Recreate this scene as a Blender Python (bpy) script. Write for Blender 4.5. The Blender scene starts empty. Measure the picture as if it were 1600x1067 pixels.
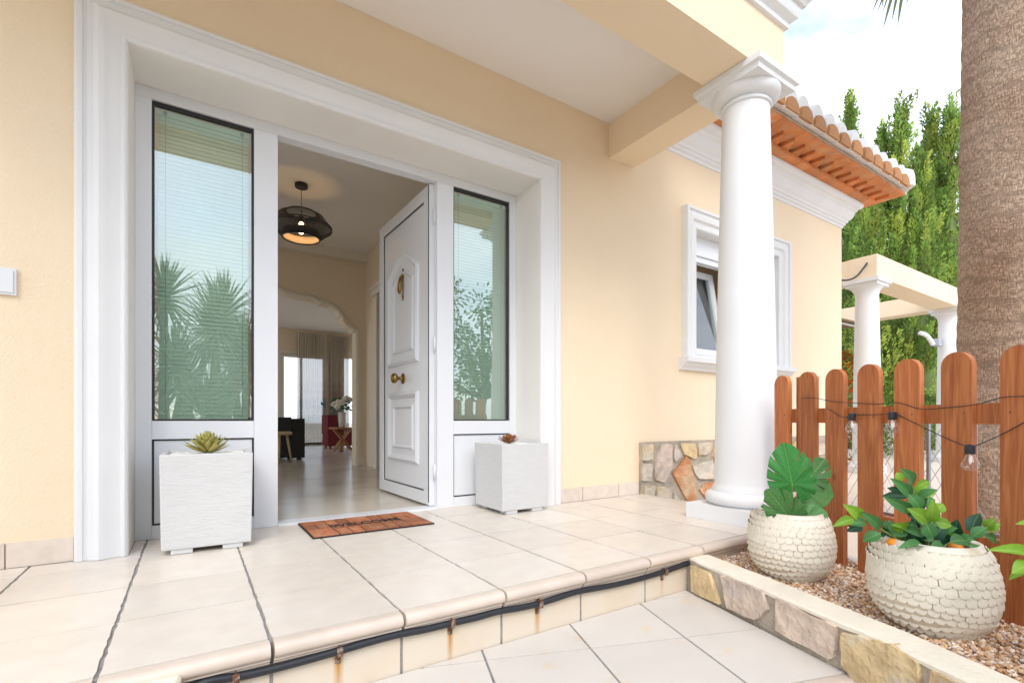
import bpy, bmesh, math, random
from mathutils import Vector, Matrix, noise as mnoise
random.seed(7)
sc = bpy.context.scene
col = sc.collection
R = math.radians

# ------------------------------------------------------------------ camera, sky, sun, exposure
FPX = 767.0
YAW = math.atan(500/767)
S_, C_ = math.sin(YAW), math.cos(YAW)
CAMZ = 0.58
cam = bpy.data.cameras.new('camera'); camo = bpy.data.objects.new('camera', cam); col.objects.link(camo)
cam.sensor_width = 36; cam.lens = FPX/1600*36; cam.shift_y = (656-533.5)/1600
cam.clip_start = 0.02; cam.clip_end = 600
camo.location = (0, 0, CAMZ); camo.rotation_euler = (R(90), 0, -YAW)
sc.camera = camo

SUN_EL, SUN_AZ = R(42), R(208)         # azimuth clockwise from +Y: behind and to the left of the camera
w = bpy.data.worlds.new('World'); sc.world = w; w.use_nodes = True
nt = w.node_tree; N = nt.nodes; L = nt.links
for n in list(N): N.remove(n)
wo = N.new('ShaderNodeOutputWorld'); bg = N.new('ShaderNodeBackground'); bg.inputs[1].default_value = 0.15
sky = N.new('ShaderNodeTexSky'); sky.sky_type = 'NISHITA'; sky.sun_disc = False
sky.sun_elevation = SUN_EL; sky.sun_rotation = SUN_AZ; sky.air_density = 1.0; sky.dust_density = 1.5; sky.ozone_density = 1.0
tc = N.new('ShaderNodeTexCoord'); mp = N.new('ShaderNodeMapping'); mp.inputs['Scale'].default_value = (1.5, 1.5, 3.4)
mp.inputs['Location'].default_value = (0.63, 0.2, 0.85)
nz = N.new('ShaderNodeTexNoise'); nz.inputs['Scale'].default_value = 1.7; nz.inputs['Detail'].default_value = 9; nz.inputs['Roughness'].default_value = 0.56
rp = N.new('ShaderNodeValToRGB'); rp.color_ramp.elements[0].position = 0.30; rp.color_ramp.elements[1].position = 0.60
mx = N.new('ShaderNodeMix'); mx.data_type = 'RGBA'; mx.inputs[7].default_value = (5.9, 6.3, 6.95, 1)
L.new(tc.outputs['Generated'], mp.inputs[0]); L.new(mp.outputs[0], nz.inputs['Vector']); L.new(nz.outputs[0], rp.inputs[0])
L.new(rp.outputs[0], mx.inputs[0]); L.new(sky.outputs[0], mx.inputs[6]); L.new(mx.outputs[2], bg.inputs[0]); L.new(bg.outputs[0], wo.inputs[0])

sl = bpy.data.lights.new('sun', 'SUN'); sl.energy = 0.75; sl.angle = R(26); sl.color = (1.0, 0.97, 0.93)
so = bpy.data.objects.new('sun', sl); col.objects.link(so)
sd = Vector((math.sin(SUN_AZ)*math.cos(SUN_EL), math.cos(SUN_AZ)*math.cos(SUN_EL), math.sin(SUN_EL)))
so.rotation_euler = sd.to_track_quat('Z', 'Y').to_euler(); so.location = sd*30
sc.view_settings.view_transform = 'Standard'; sc.view_settings.look = 'None'; sc.view_settings.gamma = 1.0
sc.view_settings.use_curve_mapping = False
sc.view_settings.exposure = 1.12
sc.render.engine = 'CYCLES'
try:
    sc.cycles.max_bounces = 10; sc.cycles.diffuse_bounces = 5; sc.cycles.glossy_bounces = 4; sc.cycles.transparent_max_bounces = 12
except Exception: pass

# ------------------------------------------------------------------ photo measurements -> points in the place
def ray(px, py):
    u = (px-800)/FPX; v = (656-py)/FPX
    return (S_+C_*u, C_-S_*u, v)
def atY(px, py, Y):
    d = ray(px, py); t = Y/d[1]; return Vector((d[0]*t, Y, CAMZ+d[2]*t))
def atZ(px, py, Z):
    d = ray(px, py); t = (Z-CAMZ)/d[2]; return Vector((d[0]*t, d[1]*t, Z))
def atD(px, py, D):
    d = ray(px, py); return Vector((d[0]*D, d[1]*D, CAMZ+d[2]*D))

# ------------------------------------------------------------------ materials
M = {}
def base_mat(name, rough=0.6, spec=0.5):
    m = bpy.data.materials.new(name); m.use_nodes = True
    b = m.node_tree.nodes['Principled BSDF']
    b.inputs['Roughness'].default_value = rough; b.inputs['Specular IOR Level'].default_value = spec
    M[name] = m
    return m, m.node_tree.nodes, m.node_tree.links, b
def mat(name, c, rough=0.6, var=0.06, vs=6.0, bump=0.0, bs=60.0, c2=None, c2s=3.0, c2lo=0.5, c2hi=0.65, stretch=None, spec=0.5, rnd=0.0, detail=5, metal=0.0, bdist=0.01):
    m, N, L, b = base_mat(name, rough, spec)
    b.inputs['Metallic'].default_value = metal
    t = N.new('ShaderNodeTexCoord'); mp = N.new('ShaderNodeMapping')
    if stretch: mp.inputs['Scale'].default_value = stretch
    L.new(t.outputs['Object'], mp.inputs[0])
    n1 = N.new('ShaderNodeTexNoise'); n1.inputs['Scale'].default_value = vs; n1.inputs['Detail'].default_value = detail
    L.new(mp.outputs[0], n1.inputs['Vector'])
    r = N.new('ShaderNodeMapRange'); r.inputs[1].default_value = 0.25; r.inputs[2].default_value = 0.75
    r.inputs[3].default_value = 1-var; r.inputs[4].default_value = 1+var
    L.new(n1.outputs[0], r.inputs[0])
    fac = r.outputs[0]
    if rnd:
        oi = N.new('ShaderNodeObjectInfo'); r2 = N.new('ShaderNodeMapRange'); r2.inputs[3].default_value = 1-rnd; r2.inputs[4].default_value = 1+rnd
        L.new(oi.outputs['Random'], r2.inputs[0]); mu = N.new('ShaderNodeMath'); mu.operation = 'MULTIPLY'
        L.new(fac, mu.inputs[0]); L.new(r2.outputs[0], mu.inputs[1]); fac = mu.outputs[0]
    cs = None
    if c2:
        n2 = N.new('ShaderNodeTexNoise'); n2.inputs['Scale'].default_value = c2s; n2.inputs['Detail'].default_value = 6
        L.new(mp.outputs[0], n2.inputs['Vector'])
        rr = N.new('ShaderNodeMapRange'); rr.inputs[1].default_value = c2lo; rr.inputs[2].default_value = c2hi; L.new(n2.outputs[0], rr.inputs[0])
        mxx = N.new('ShaderNodeMix'); mxx.data_type = 'RGBA'; mxx.inputs[6].default_value = (*c, 1); mxx.inputs[7].default_value = (*c2, 1)
        L.new(rr.outputs[0], mxx.inputs[0]); cs = mxx.outputs[2]
    v = N.new('ShaderNodeVectorMath'); v.operation = 'SCALE'; v.inputs[0].default_value = c
    if cs: L.new(cs, v.inputs[0])
    L.new(fac, v.inputs['Scale']); L.new(v.outputs[0], b.inputs['Base Color'])
    if bump:
        n3 = N.new('ShaderNodeTexNoise'); n3.inputs['Scale'].default_value = bs; n3.inputs['Detail'].default_value = 4
        L.new(mp.outputs[0], n3.inputs['Vector'])
        bp = N.new('ShaderNodeBump'); bp.inputs['Strength'].default_value = bump; bp.inputs['Distance'].default_value = bdist
        L.new(n3.outputs[0], bp.inputs['Height']); L.new(bp.outputs[0], b.inputs['Normal'])
    return m
STUCCO = (0.84, 0.69, 0.50)
mat('stucco', STUCCO, 0.9, 0.035, 1.1, 0.5, 120, bdist=0.006, spec=0.2)
mat('white_plaster', (0.80, 0.775, 0.735), 0.8, 0.02, 2, 0.25, 90, bdist=0.003, spec=0.3)
mat('ceiling_white', (0.83, 0.80, 0.765), 0.9, 0.02, 1.2, spec=0.2)
mat('white_paint', (0.745, 0.75, 0.755), 0.55, 0.025, 3, 0.18, 140, bdist=0.002, spec=0.35)
mat('white_pvc', (0.73, 0.745, 0.77), 0.25, 0.012, 2, spec=0.5)
mat('black_gasket', (0.018, 0.018, 0.018), 0.5)
mat('tile', (0.715, 0.645, 0.56), 0.30, 0.06, 11, 0.05, 14, c2=(0.72, 0.66, 0.59), c2s=3.5, rnd=0.045, spec=0.4, bdist=0.003)
mat('tile_lower', (0.68, 0.63, 0.57), 0.38, 0.04, 6, 0.05, 14, c2=(0.70, 0.59, 0.46), c2s=11, c2lo=0.62, c2hi=0.72, rnd=0.03, spec=0.4, bdist=0.003)
mat('grout', (0.30, 0.285, 0.275), 0.9, 0.25, 30, 0.4, 200)
mat('nosing', (0.64, 0.54, 0.455), 0.4, 0.08, 9, 0.05, 30, rnd=0.04)
mat('baseboard_tile', (0.69, 0.60, 0.51), 0.5, 0.08, 20, rnd=0.05)
mat('mortar', (0.42, 0.36, 0.285), 0.95, 0.25, 14, 0.9, 70, bdist=0.012)
mat('wall_cap', (0.80, 0.73, 0.60), 0.9, 0.06, 12, 0.5, 60, bdist=0.006)
mat('stone_tan', (0.60, 0.52, 0.40), 0.85, 0.22, 13, 1.0, 26, c2=(0.62, 0.44, 0.24), c2s=7, bdist=0.02)
mat('stone_ochre', (0.68, 0.51, 0.28), 0.85, 0.22, 13, 1.0, 26, c2=(0.66, 0.58, 0.44), c2s=6, bdist=0.02)
mat('stone_pink', (0.60, 0.48, 0.39), 0.85, 0.22, 13, 1.0, 26, c2=(0.58, 0.50, 0.44), c2s=6, bdist=0.02)
mat('stone_orange', (0.55, 0.24, 0.10), 0.85, 0.22, 13, 1.0, 26, c2=(0.60, 0.40, 0.24), c2s=7, bdist=0.02)
mat('stone_grey', (0.58, 0.52, 0.43), 0.85, 0.22, 13, 1.0, 26, c2=(0.60, 0.50, 0.40), c2s=6, bdist=0.02)
mat('stone_peach', (0.64, 0.51, 0.41), 0.85, 0.22, 13, 1.0, 26, c2=(0.66, 0.54, 0.36), c2s=5, bdist=0.02)
mat('terracotta', (0.60, 0.215, 0.07), 0.8, 0.16, 8, 0.3, 50, rnd=0.14, c2=(0.55, 0.27, 0.13), c2s=9)
mat('roof_white', (0.78, 0.77, 0.75), 0.85, 0.06, 12, 0.3, 60)
mat('roof_mortar', (0.66, 0.56, 0.45), 0.9, 0.12, 14, 0.5, 60)
mat('black_rubber', (0.02, 0.022, 0.028), 0.45, 0.2, 30)
mat('rusty_steel', (0.16, 0.065, 0.03), 0.8, 0.4, 90, c2=(0.30, 0.26, 0.23), c2s=60)
mat('pot_cream', (0.76, 0.71, 0.60), 0.75, 0.06, 40, 0.3, 130, c2=(0.66, 0.57, 0.42), c2s=16, bdist=0.003, rnd=0.03)
mat('pot_groove', (0.62, 0.54, 0.42), 0.9, 0.12, 40)
mat('soil', (0.05, 0.035, 0.025), 1.0, 0.4, 60, 1.0, 90)
mat('monstera_green', (0.045, 0.235, 0.05), 0.52, 0.2, 14, rnd=0.22, spec=0.4)
mat('monstera_dark', (0.075, 0.21, 0.055), 0.52, 0.2, 14, rnd=0.2, spec=0.4)
mat('leaf_dark', (0.022, 0.085, 0.045), 0.52, 0.22, 20, rnd=0.25, spec=0.4)
mat('leaf_mid', (0.065, 0.21, 0.06), 0.52, 0.2, 20, rnd=0.22, spec=0.4)
mat('leaf_bright', (0.19, 0.37, 0.03), 0.52, 0.16, 20, rnd=0.2, spec=0.4)
def leafify(name, rib, w0):
    m = M[name]; N = m.node_tree.nodes; L = m.node_tree.links; b = N['Principled BSDF']; src = b.inputs['Base Color'].links[0].from_socket
    t = N.new('ShaderNodeTexCoord'); sx = N.new('ShaderNodeSeparateXYZ'); L.new(t.outputs['Object'], sx.inputs[0])
    ab = N.new('ShaderNodeMath'); ab.operation = 'ABSOLUTE'; L.new(sx.outputs[0], ab.inputs[0])
    r = N.new('ShaderNodeMapRange'); r.inputs[1].default_value = w0*0.4; r.inputs[2].default_value = w0; r.inputs[3].default_value = 0.75; r.inputs[4].default_value = 0; L.new(ab.outputs[0], r.inputs[0])
    # side veins slanting off the midrib
    k = N.new('ShaderNodeMath'); k.operation = 'MULTIPLY_ADD'; k.inputs[1].default_value = -0.7; L.new(ab.outputs[0], k.inputs[0]); L.new(sx.outputs[1], k.inputs[2])
    sn = N.new('ShaderNodeMath'); sn.operation = 'MULTIPLY'; sn.inputs[1].default_value = 58; L.new(k.outputs[0], sn.inputs[0]); s2 = N.new('ShaderNodeMath'); s2.operation = 'SINE'; L.new(sn.outputs[0], s2.inputs[0])
    r2 = N.new('ShaderNodeMapRange'); r2.inputs[1].default_value = 0.8; r2.inputs[2].default_value = 1.0; r2.inputs[3].default_value = 0; r2.inputs[4].default_value = 0.28; L.new(s2.outputs[0], r2.inputs[0])
    mxm = N.new('ShaderNodeMath'); mxm.operation = 'MAXIMUM'; L.new(r.outputs[0], mxm.inputs[0]); L.new(r2.outputs[0], mxm.inputs[1])
    mi = N.new('ShaderNodeMix'); mi.data_type = 'RGBA'; L.new(mxm.outputs[0], mi.inputs[0]); L.new(src, mi.inputs[6]); mi.inputs[7].default_value = (*rib, 1); L.new(mi.outputs[2], b.inputs['Base Color'])
    tr = N.new('ShaderNodeBsdfTranslucent'); L.new(mi.outputs[2], tr.inputs[0]); ms_ = N.new('ShaderNodeMixShader'); ms_.inputs[0].default_value = 0.22; o = N['Material Output']; L.new(b.outputs[0], ms_.inputs[1]); L.new(tr.outputs[0], ms_.inputs[2]); L.new(ms_.outputs[0], o.inputs[0])
for nm_, rb_, w_ in (('leaf_dark', (0.10, 0.22, 0.09), 0.035), ('leaf_mid', (0.18, 0.36, 0.10), 0.035), ('leaf_bright', (0.36, 0.52, 0.10), 0.035), ('monstera_green', (0.14, 0.42, 0.10), 0.02), ('monstera_dark', (0.18, 0.34, 0.10), 0.02)): leafify(nm_, rb_, w_)
mat('stem_green', (0.13, 0.21, 0.05), 0.5)
mat('stem_brown', (0.16, 0.11, 0.06), 0.8, 0.2, 40)
mat('orange_fruit', (0.80, 0.26, 0.02), 0.45, 0.08, 40, 0.2, 200)
mat('succulent_green', (0.36, 0.36, 0.09), 0.5, 0.2, 30, c2=(0.45, 0.20, 0.06), c2s=18, rnd=0.2)
mat('succulent_brown', (0.30, 0.11, 0.035), 0.6, 0.3, 40, rnd=0.3)
mat('planter_white', (0.58, 0.58, 0.575), 0.75, 0.04, 12, 0.38, 34, stretch=(1, 1, 7), bdist=0.008)
mat('white_pebble', (0.78, 0.77, 0.74), 0.7, 0.1, 60)
mat('brass', (0.30, 0.19, 0.07), 0.35, 0.3, 40, metal=1.0)
mat('steel', (0.42, 0.42, 0.43), 0.35, 0.1, 30, metal=0.7)
mat('galvanised', (0.42, 0.45, 0.50), 0.5, 0.08, 30, metal=0.3)
mat('mat_brick', (0.42, 0.145, 0.065), 0.95, 0.22, 60, 0.6, 260, rnd=0.25, c2=(0.46, 0.22, 0.11), c2s=14)
mat('mat_rubber', (0.02, 0.017, 0.016), 0.9, 0.2, 60)
mat('palm_leaf', (0.10, 0.13, 0.035), 0.6, 0.2, 12, c2=(0.22, 0.16, 0.07), c2s=5)
mat('yucca_leaf', (0.09, 0.16, 0.07), 0.55, 0.2, 10, c2=(0.14, 0.2, 0.08), c2s=4)
mat('tree_leaf', (0.12, 0.17, 0.04), 0.6, 0.3, 3)
mat('bark', (0.14, 0.10, 0.07), 0.95, 0.3, 20, 0.8, 50)
mat('orange_leaf', (0.60, 0.17, 0.03), 0.6, 0.3, 5, c2=(0.12, 0.16, 0.04), c2s=6)
mat('white_flower', (0.80, 0.77, 0.70), 0.7, 0.05, 30)
mat('gravel_base', (0.56, 0.43, 0.32), 1.0, 0.3, 60, 0.8, 120)
mat('ground', (0.46, 0.40, 0.32), 0.95, 0.12, 0.7, 0.3, 40)
mat('kerb', (0.72, 0.67, 0.60), 0.8, 0.08, 12, 0.2, 60)
mat('interior_wall', (0.80, 0.69, 0.54), 0.9, 0.02, 1.5)
mat('interior_trim', (0.78, 0.73, 0.65), 0.8, 0.02, 2)
mat('interior_floor', (0.64, 0.58, 0.50), 0.22, 0.10, 1.6, 0.02, 5, c2=(0.56, 0.50, 0.42), c2s=2.2, spec=0.5, detail=9)
mat('black_leather', (0.012, 0.012, 0.012), 0.4, 0.2, 30, 0.2, 90)
mat('red_fabric', (0.16, 0.02, 0.025), 0.9, 0.2, 30)
mat('warm_wood', (0.38, 0.17, 0.06), 0.45, 0.25, 8, stretch=(8, 8, 1))
mat('pale_wood', (0.62, 0.46, 0.28), 0.5, 0.1, 8, stretch=(8, 8, 1))
mat('ceramic_white', (0.78, 0.75, 0.70), 0.35, 0.02, 5)
mat('lamp_cord', (0.012, 0.013, 0.018), 0.7, 0.2, 40)
mat('lamp_metal', (0.015, 0.015, 0.015), 0.4, 0.1, 30)
mat('lamp_inner', (0.42, 0.34, 0.29), 0.9, 0.02, 5)
mat('plug_clay', (0.50, 0.235, 0.095), 0.85, 0.15, 12, rnd=0.15)
mat('canvas_brown', (0.20, 0.13, 0.08), 0.9, 0.1, 8)
mat('blind', (0.80, 0.88, 0.77), 0.55, 0.02, 6)
mat('patio', (0.66, 0.56, 0.46), 0.7, 0.06, 5)

# fence wood: vertical grain
def wood_mat():
    m, N, L, b = base_mat('fence_wood', 0.55, 0.35)
    t = N.new('ShaderNodeTexCoord'); mp = N.new('ShaderNodeMapping'); mp.inputs['Scale'].default_value = (13, 13, 0.8)
    oi = N.new('ShaderNodeObjectInfo'); ad = N.new('ShaderNodeVectorMath'); ad.operation = 'ADD'
    cx = N.new('ShaderNodeCombineXYZ'); mm = N.new('ShaderNodeMath'); mm.operation = 'MULTIPLY'; mm.inputs[1].default_value = 17
    L.new(oi.outputs['Random'], mm.inputs[0]); L.new(mm.outputs[0], cx.inputs[2]); L.new(mm.outputs[0], cx.inputs[0])
    L.new(t.outputs['Object'], ad.inputs[0]); L.new(cx.outputs[0], ad.inputs[1]); L.new(ad.outputs[0], mp.inputs[0])
    n = N.new('ShaderNodeTexNoise'); n.inputs['Scale'].default_value = 5; n.inputs['Detail'].default_value = 7; n.inputs['Distortion'].default_value = 1.2
    L.new(mp.outputs[0], n.inputs['Vector'])
    r = N.new('ShaderNodeValToRGB'); e = r.color_ramp.elements
    e[0].position = 0.30; e[0].color = (0.33, 0.092, 0.030, 1); e[1].position = 0.70; e[1].color = (0.56, 0.205, 0.072, 1)
    k = e.new(0.52); k.color = (0.45, 0.148, 0.048, 1)
    L.new(n.outputs[0], r.inputs[0])
    # knots
    vo = N.new('ShaderNodeTexVoronoi'); vo.inputs['Scale'].default_value = 4.5; vo.feature = 'F1'
    mp2 = N.new('ShaderNodeMapping'); mp2.inputs['Scale'].default_value = (1.2, 1.2, 0.8); L.new(ad.outputs[0], mp2.inputs[0]); L.new(mp2.outputs[0], vo.inputs['Vector'])
    kr = N.new('ShaderNodeMapRange'); kr.inputs[1].default_value = 0.03; kr.inputs[2].default_value = 0.10; kr.inputs[3].default_value = 0.45; kr.inputs[4].default_value = 1
    L.new(vo.outputs['Distance'], kr.inputs[0])
    bv = N.new('ShaderNodeMapRange'); bv.inputs[3].default_value = 0.84; bv.inputs[4].default_value = 1.14; L.new(oi.outputs['Random'], bv.inputs[0]); bm_ = N.new('ShaderNodeMath'); bm_.operation = 'MULTIPLY'; L.new(bv.outputs[0], bm_.inputs[0]); L.new(kr.outputs[0], bm_.inputs[1])
    v = N.new('ShaderNodeVectorMath'); v.operation = 'SCALE'; L.new(r.outputs[0], v.inputs[0]); L.new(bm_.outputs[0], v.inputs['Scale'])
    L.new(v.outputs[0], b.inputs['Base Color'])
    bp = N.new('ShaderNodeBump'); bp.inputs['Strength'].default_value = 0.35; bp.inputs['Distance'].default_value = 0.004
    L.new(n.outputs[0], bp.inputs['Height']); L.new(bp.outputs[0], b.inputs['Normal'])
wood_mat()

CLIPX = (0.092, 0.344, 0.692, 1.037, 1.704)
def riser_mat():
    m, N, L, b = base_mat('riser_tile', 0.45, 0.4)
    t = N.new('ShaderNodeTexCoord'); sx = N.new('ShaderNodeSeparateXYZ'); L.new(t.outputs['Object'], sx.inputs[0])
    n = N.new('ShaderNodeTexNoise'); n.inputs['Scale'].default_value = 9; n.inputs['Detail'].default_value = 6; L.new(t.outputs['Object'], n.inputs['Vector'])
    tot = None
    for i, x in enumerate(CLIPX):
        s = N.new('ShaderNodeMath'); s.operation = 'SUBTRACT'; s.inputs[1].default_value = x+0.002; L.new(sx.outputs[0], s.inputs[0])
        a = N.new('ShaderNodeMath'); a.operation = 'ABSOLUTE'; L.new(s.outputs[0], a.inputs[0])
        r = N.new('ShaderNodeMapRange'); r.inputs[1].default_value = 0.0; r.inputs[2].default_value = 0.013+0.004*(i % 2); r.inputs[3].default_value = (0.6, 1.3, 1.4, 1.2, 0.5)[i]; r.inputs[4].default_value = 0
        L.new(a.outputs[0], r.inputs[0])
        if tot is None: tot = r.outputs[0]
        else:
            q = N.new('ShaderNodeMath'); q.operation = 'ADD'; L.new(tot, q.inputs[0]); L.new(r.outputs[0], q.inputs[1]); tot = q.outputs[0]
    # fades out towards the foot
    zf = N.new('ShaderNodeMapRange'); zf.inputs[1].default_value = -0.19; zf.inputs[2].default_value = -0.08; zf.inputs[3].default_value = 0.3; zf.inputs[4].default_value = 1
    L.new(sx.outputs[2], zf.inputs[0]); q = N.new('ShaderNodeMath'); q.operation = 'MULTIPLY'; L.new(tot, q.inputs[0]); L.new(zf.outputs[0], q.inputs[1])
    pt = N.new('ShaderNodeMapRange'); pt.inputs[1].default_value = 0.45; pt.inputs[2].default_value = 0.75; L.new(n.outputs[0], pt.inputs[0])
    m1 = N.new('ShaderNodeMix'); m1.data_type = 'RGBA'; m1.inputs[6].default_value = (0.70, 0.615, 0.50, 1); m1.inputs[7].default_value = (0.69, 0.57, 0.43, 1); L.new(pt.outputs[0], m1.inputs[0])
    m2 = N.new('ShaderNodeMix'); m2.data_type = 'RGBA'; m2.inputs[7].default_value = (0.52, 0.24, 0.04, 1); L.new(m1.outputs[2], m2.inputs[6]); L.new(q.outputs[0], m2.inputs[0])
    L.new(m2.outputs[2], b.inputs['Base Color'])
riser_mat()

def palm_trunk_mat():
    m, N, L, b = base_mat('palm_trunk', 0.95, 0.15)
    t = N.new('ShaderNodeTexCoord'); uv = N.new('ShaderNodeUVMap')
    mp = N.new('ShaderNodeMapping'); mp.inputs['Scale'].default_value = (1, 1, 1); L.new(uv.outputs[0], mp.inputs[0])
    dn = N.new('ShaderNodeTexNoise'); dn.inputs['Scale'].default_value = 7; dn.inputs['Detail'].default_value = 4; L.new(mp.outputs[0], dn.inputs['Vector'])
    sc_ = N.new('ShaderNodeVectorMath'); sc_.operation = 'SCALE'; sc_.inputs['Scale'].default_value = 0.035; L.new(dn.outputs['Color'], sc_.inputs[0])
    ad = N.new('ShaderNodeVectorMath'); L.new(mp.outputs[0], ad.inputs[0]); L.new(sc_.outputs[0], ad.inputs[1])
    # interlaced short fibres: vertical threads crossed by thin ring scars
    def nz_(sx, sy, rot=0, det=3):
        q = N.new('ShaderNodeMapping'); q.inputs['Scale'].default_value = (sx, sy, 1); q.inputs['Rotation'].default_value = (0, 0, R(rot)); L.new(ad.outputs[0], q.inputs[0])
        a = N.new('ShaderNodeTexNoise'); a.inputs['Scale'].default_value = 1; a.inputs['Detail'].default_value = det; L.new(q.outputs[0], a.inputs['Vector']); return a.outputs[0]
    def rng(o, a, b, c=0.0, d=1.0):
        q = N.new('ShaderNodeMapRange'); q.inputs[1].default_value = a; q.inputs[2].default_value = b; q.inputs[3].default_value = c; q.inputs[4].default_value = d; L.new(o, q.inputs[0]); return q.outputs[0]
    def mul(a, b):
        q = N.new('ShaderNodeMath'); q.operation = 'MULTIPLY'; L.new(a, q.inputs[0]); L.new(b, q.inputs[1]); return q.outputs[0]
    vert = rng(nz_(150, 34), 0.34, 0.56); hor = rng(nz_(30, 115, 6), 0.33, 0.52)
    m4 = N.new('ShaderNodeMapping'); m4.inputs['Rotation'].default_value = (0, 0, R(9)); L.new(ad.outputs[0], m4.inputs[0])
    wv = N.new('ShaderNodeTexWave'); wv.bands_direction = 'Y'; wv.inputs['Scale'].default_value = 2.6; wv.inputs['Distortion'].default_value = 6; wv.inputs['Detail'].default_value = 5; wv.inputs['Detail Scale'].default_value = 1.6; wv.inputs['Detail Roughness'].default_value = 0.65
    L.new(m4.outputs[0], wv.inputs['Vector']); scar = rng(wv.outputs['Fac'], 0.0, 0.16, 0.35, 1.0)
    pits = rng(nz_(9, 5, 0, 2), 0.26, 0.31, 0.3, 1.0)
    hgt = mul(mul(mul(vert, hor), scar), pits)
    big = nz_(3, 2.2, 0, 5); ram = N.new('ShaderNodeValToRGB'); e = ram.color_ramp.elements; e[0].position = 0.3; e[0].color = (0.38, 0.245, 0.165, 1); e[1].position = 0.7; e[1].color = (0.54, 0.405, 0.30, 1)
    L.new(big, ram.inputs[0])
    v = N.new('ShaderNodeVectorMath'); v.operation = 'SCALE'; L.new(ram.outputs[0], v.inputs[0]); L.new(rng(hgt, 0.0, 1.0, 0.5, 1.08), v.inputs['Scale']); L.new(v.outputs[0], b.inputs['Base Color'])
    bp = N.new('ShaderNodeBump'); bp.inputs['Strength'].default_value = 0.6; bp.inputs['Distance'].default_value = 0.010
    L.new(hgt, bp.inputs['Height']); L.new(bp.outputs[0], b.inputs['Normal'])
palm_trunk_mat()

def glass_mat(name, refl, tint, ior=1.5):
    m = bpy.data.materials.new(name); m.use_nodes = True; N = m.node_tree.nodes; L = m.node_tree.links
    for n in list(N): N.remove(n)
    o = N.new('ShaderNodeOutputMaterial'); mi = N.new('ShaderNodeMixShader'); tr = N.new('ShaderNodeBsdfTransparent'); gl = N.new('ShaderNodeBsdfGlossy')
    tr.inputs[0].default_value = (*tint, 1); gl.inputs['Roughness'].default_value = 0.0; gl.inputs[0].default_value = (0.97, 0.99, 1, 1)
    fr = N.new('ShaderNodeFresnel'); fr.inputs[0].default_value = ior
    ad = N.new('ShaderNodeMath'); ad.operation = 'ADD'; ad.use_clamp = True; ad.inputs[1].default_value = refl; L.new(fr.outputs[0], ad.inputs[0])
    L.new(ad.outputs[0], mi.inputs[0]); L.new(tr.outputs[0], mi.inputs[1]); L.new(gl.outputs[0], mi.inputs[2]); L.new(mi.outputs[0], o.inputs[0])
    M[name] = m
glass_mat('pane_glass', 0.12, (0.93, 0.985, 0.955))
glass_mat('clear_glass', 0.02, (0.97, 0.975, 0.975), 1.22)
def bulb_glass():
    m = bpy.data.materials.new('bulb_glass'); m.use_nodes = True; N = m.node_tree.nodes; L = m.node_tree.links
    for n in list(N): N.remove(n)
    o = N.new('ShaderNodeOutputMaterial'); a = N.new('ShaderNodeMixShader'); b = N.new('ShaderNodeMixShader'); tr = N.new('ShaderNodeBsdfTransparent'); gl = N.new('ShaderNodeBsdfGlossy'); df = N.new('ShaderNodeBsdfDiffuse')
    gl.inputs['Roughness'].default_value = 0.03; df.inputs[0].default_value = (0.8, 0.8, 0.8, 1); lw_ = N.new('ShaderNodeLayerWeight'); lw_.inputs[0].default_value = 0.25
    mr = N.new('ShaderNodeMapRange'); mr.inputs[3].default_value = 0.05; mr.inputs[4].default_value = 0.4; L.new(lw_.outputs['Facing'], mr.inputs[0])
    b.inputs[0].default_value = 0.45; L.new(gl.outputs[0], b.inputs[1]); L.new(df.outputs[0], b.inputs[2])
    L.new(mr.outputs[0], a.inputs[0]); L.new(tr.outputs[0], a.inputs[1]); L.new(b.outputs[0], a.inputs[2]); L.new(a.outputs[0], o.inputs[0]); M['bulb_glass'] = m
bulb_glass()
def emit_mat(name, c, s):
    m = bpy.data.materials.new(name); m.use_nodes = True; N = m.node_tree.nodes; L = m.node_tree.links
    b = N['Principled BSDF']; b.inputs['Emission Color'].default_value = (*c, 1); b.inputs['Emission Strength'].default_value = s; b.inputs['Base Color'].default_value = (*c, 1)
    M[name] = m
emit_mat('bulb_glow', (1.0, 0.62, 0.25), 14)
def pebble_mat():
    m, N, L, b = base_mat('pebble', 0.8, 0.3)
    a = N.new('ShaderNodeAttribute'); a.attribute_name = 'col'; L.new(a.outputs['Color'], b.inputs['Base Color'])
pebble_mat()
def conifer_mat():
    m, N, L, b = base_mat('conifer_leaf', 0.7, 0.2)
    a = N.new('ShaderNodeAttribute'); a.attribute_name = 'col'; L.new(a.outputs['Color'], b.inputs['Base Color'])
    tr = N.new('ShaderNodeBsdfTranslucent'); L.new(a.outputs['Color'], tr.inputs[0])
    mi = N.new('ShaderNodeMixShader'); mi.inputs[0].default_value = 0.45
    o = N['Material Output']; L.new(b.outputs[0], mi.inputs[1]); L.new(tr.outputs[0], mi.inputs[2]); L.new(mi.outputs[0], o.inputs[0])
conifer_mat()
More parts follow.
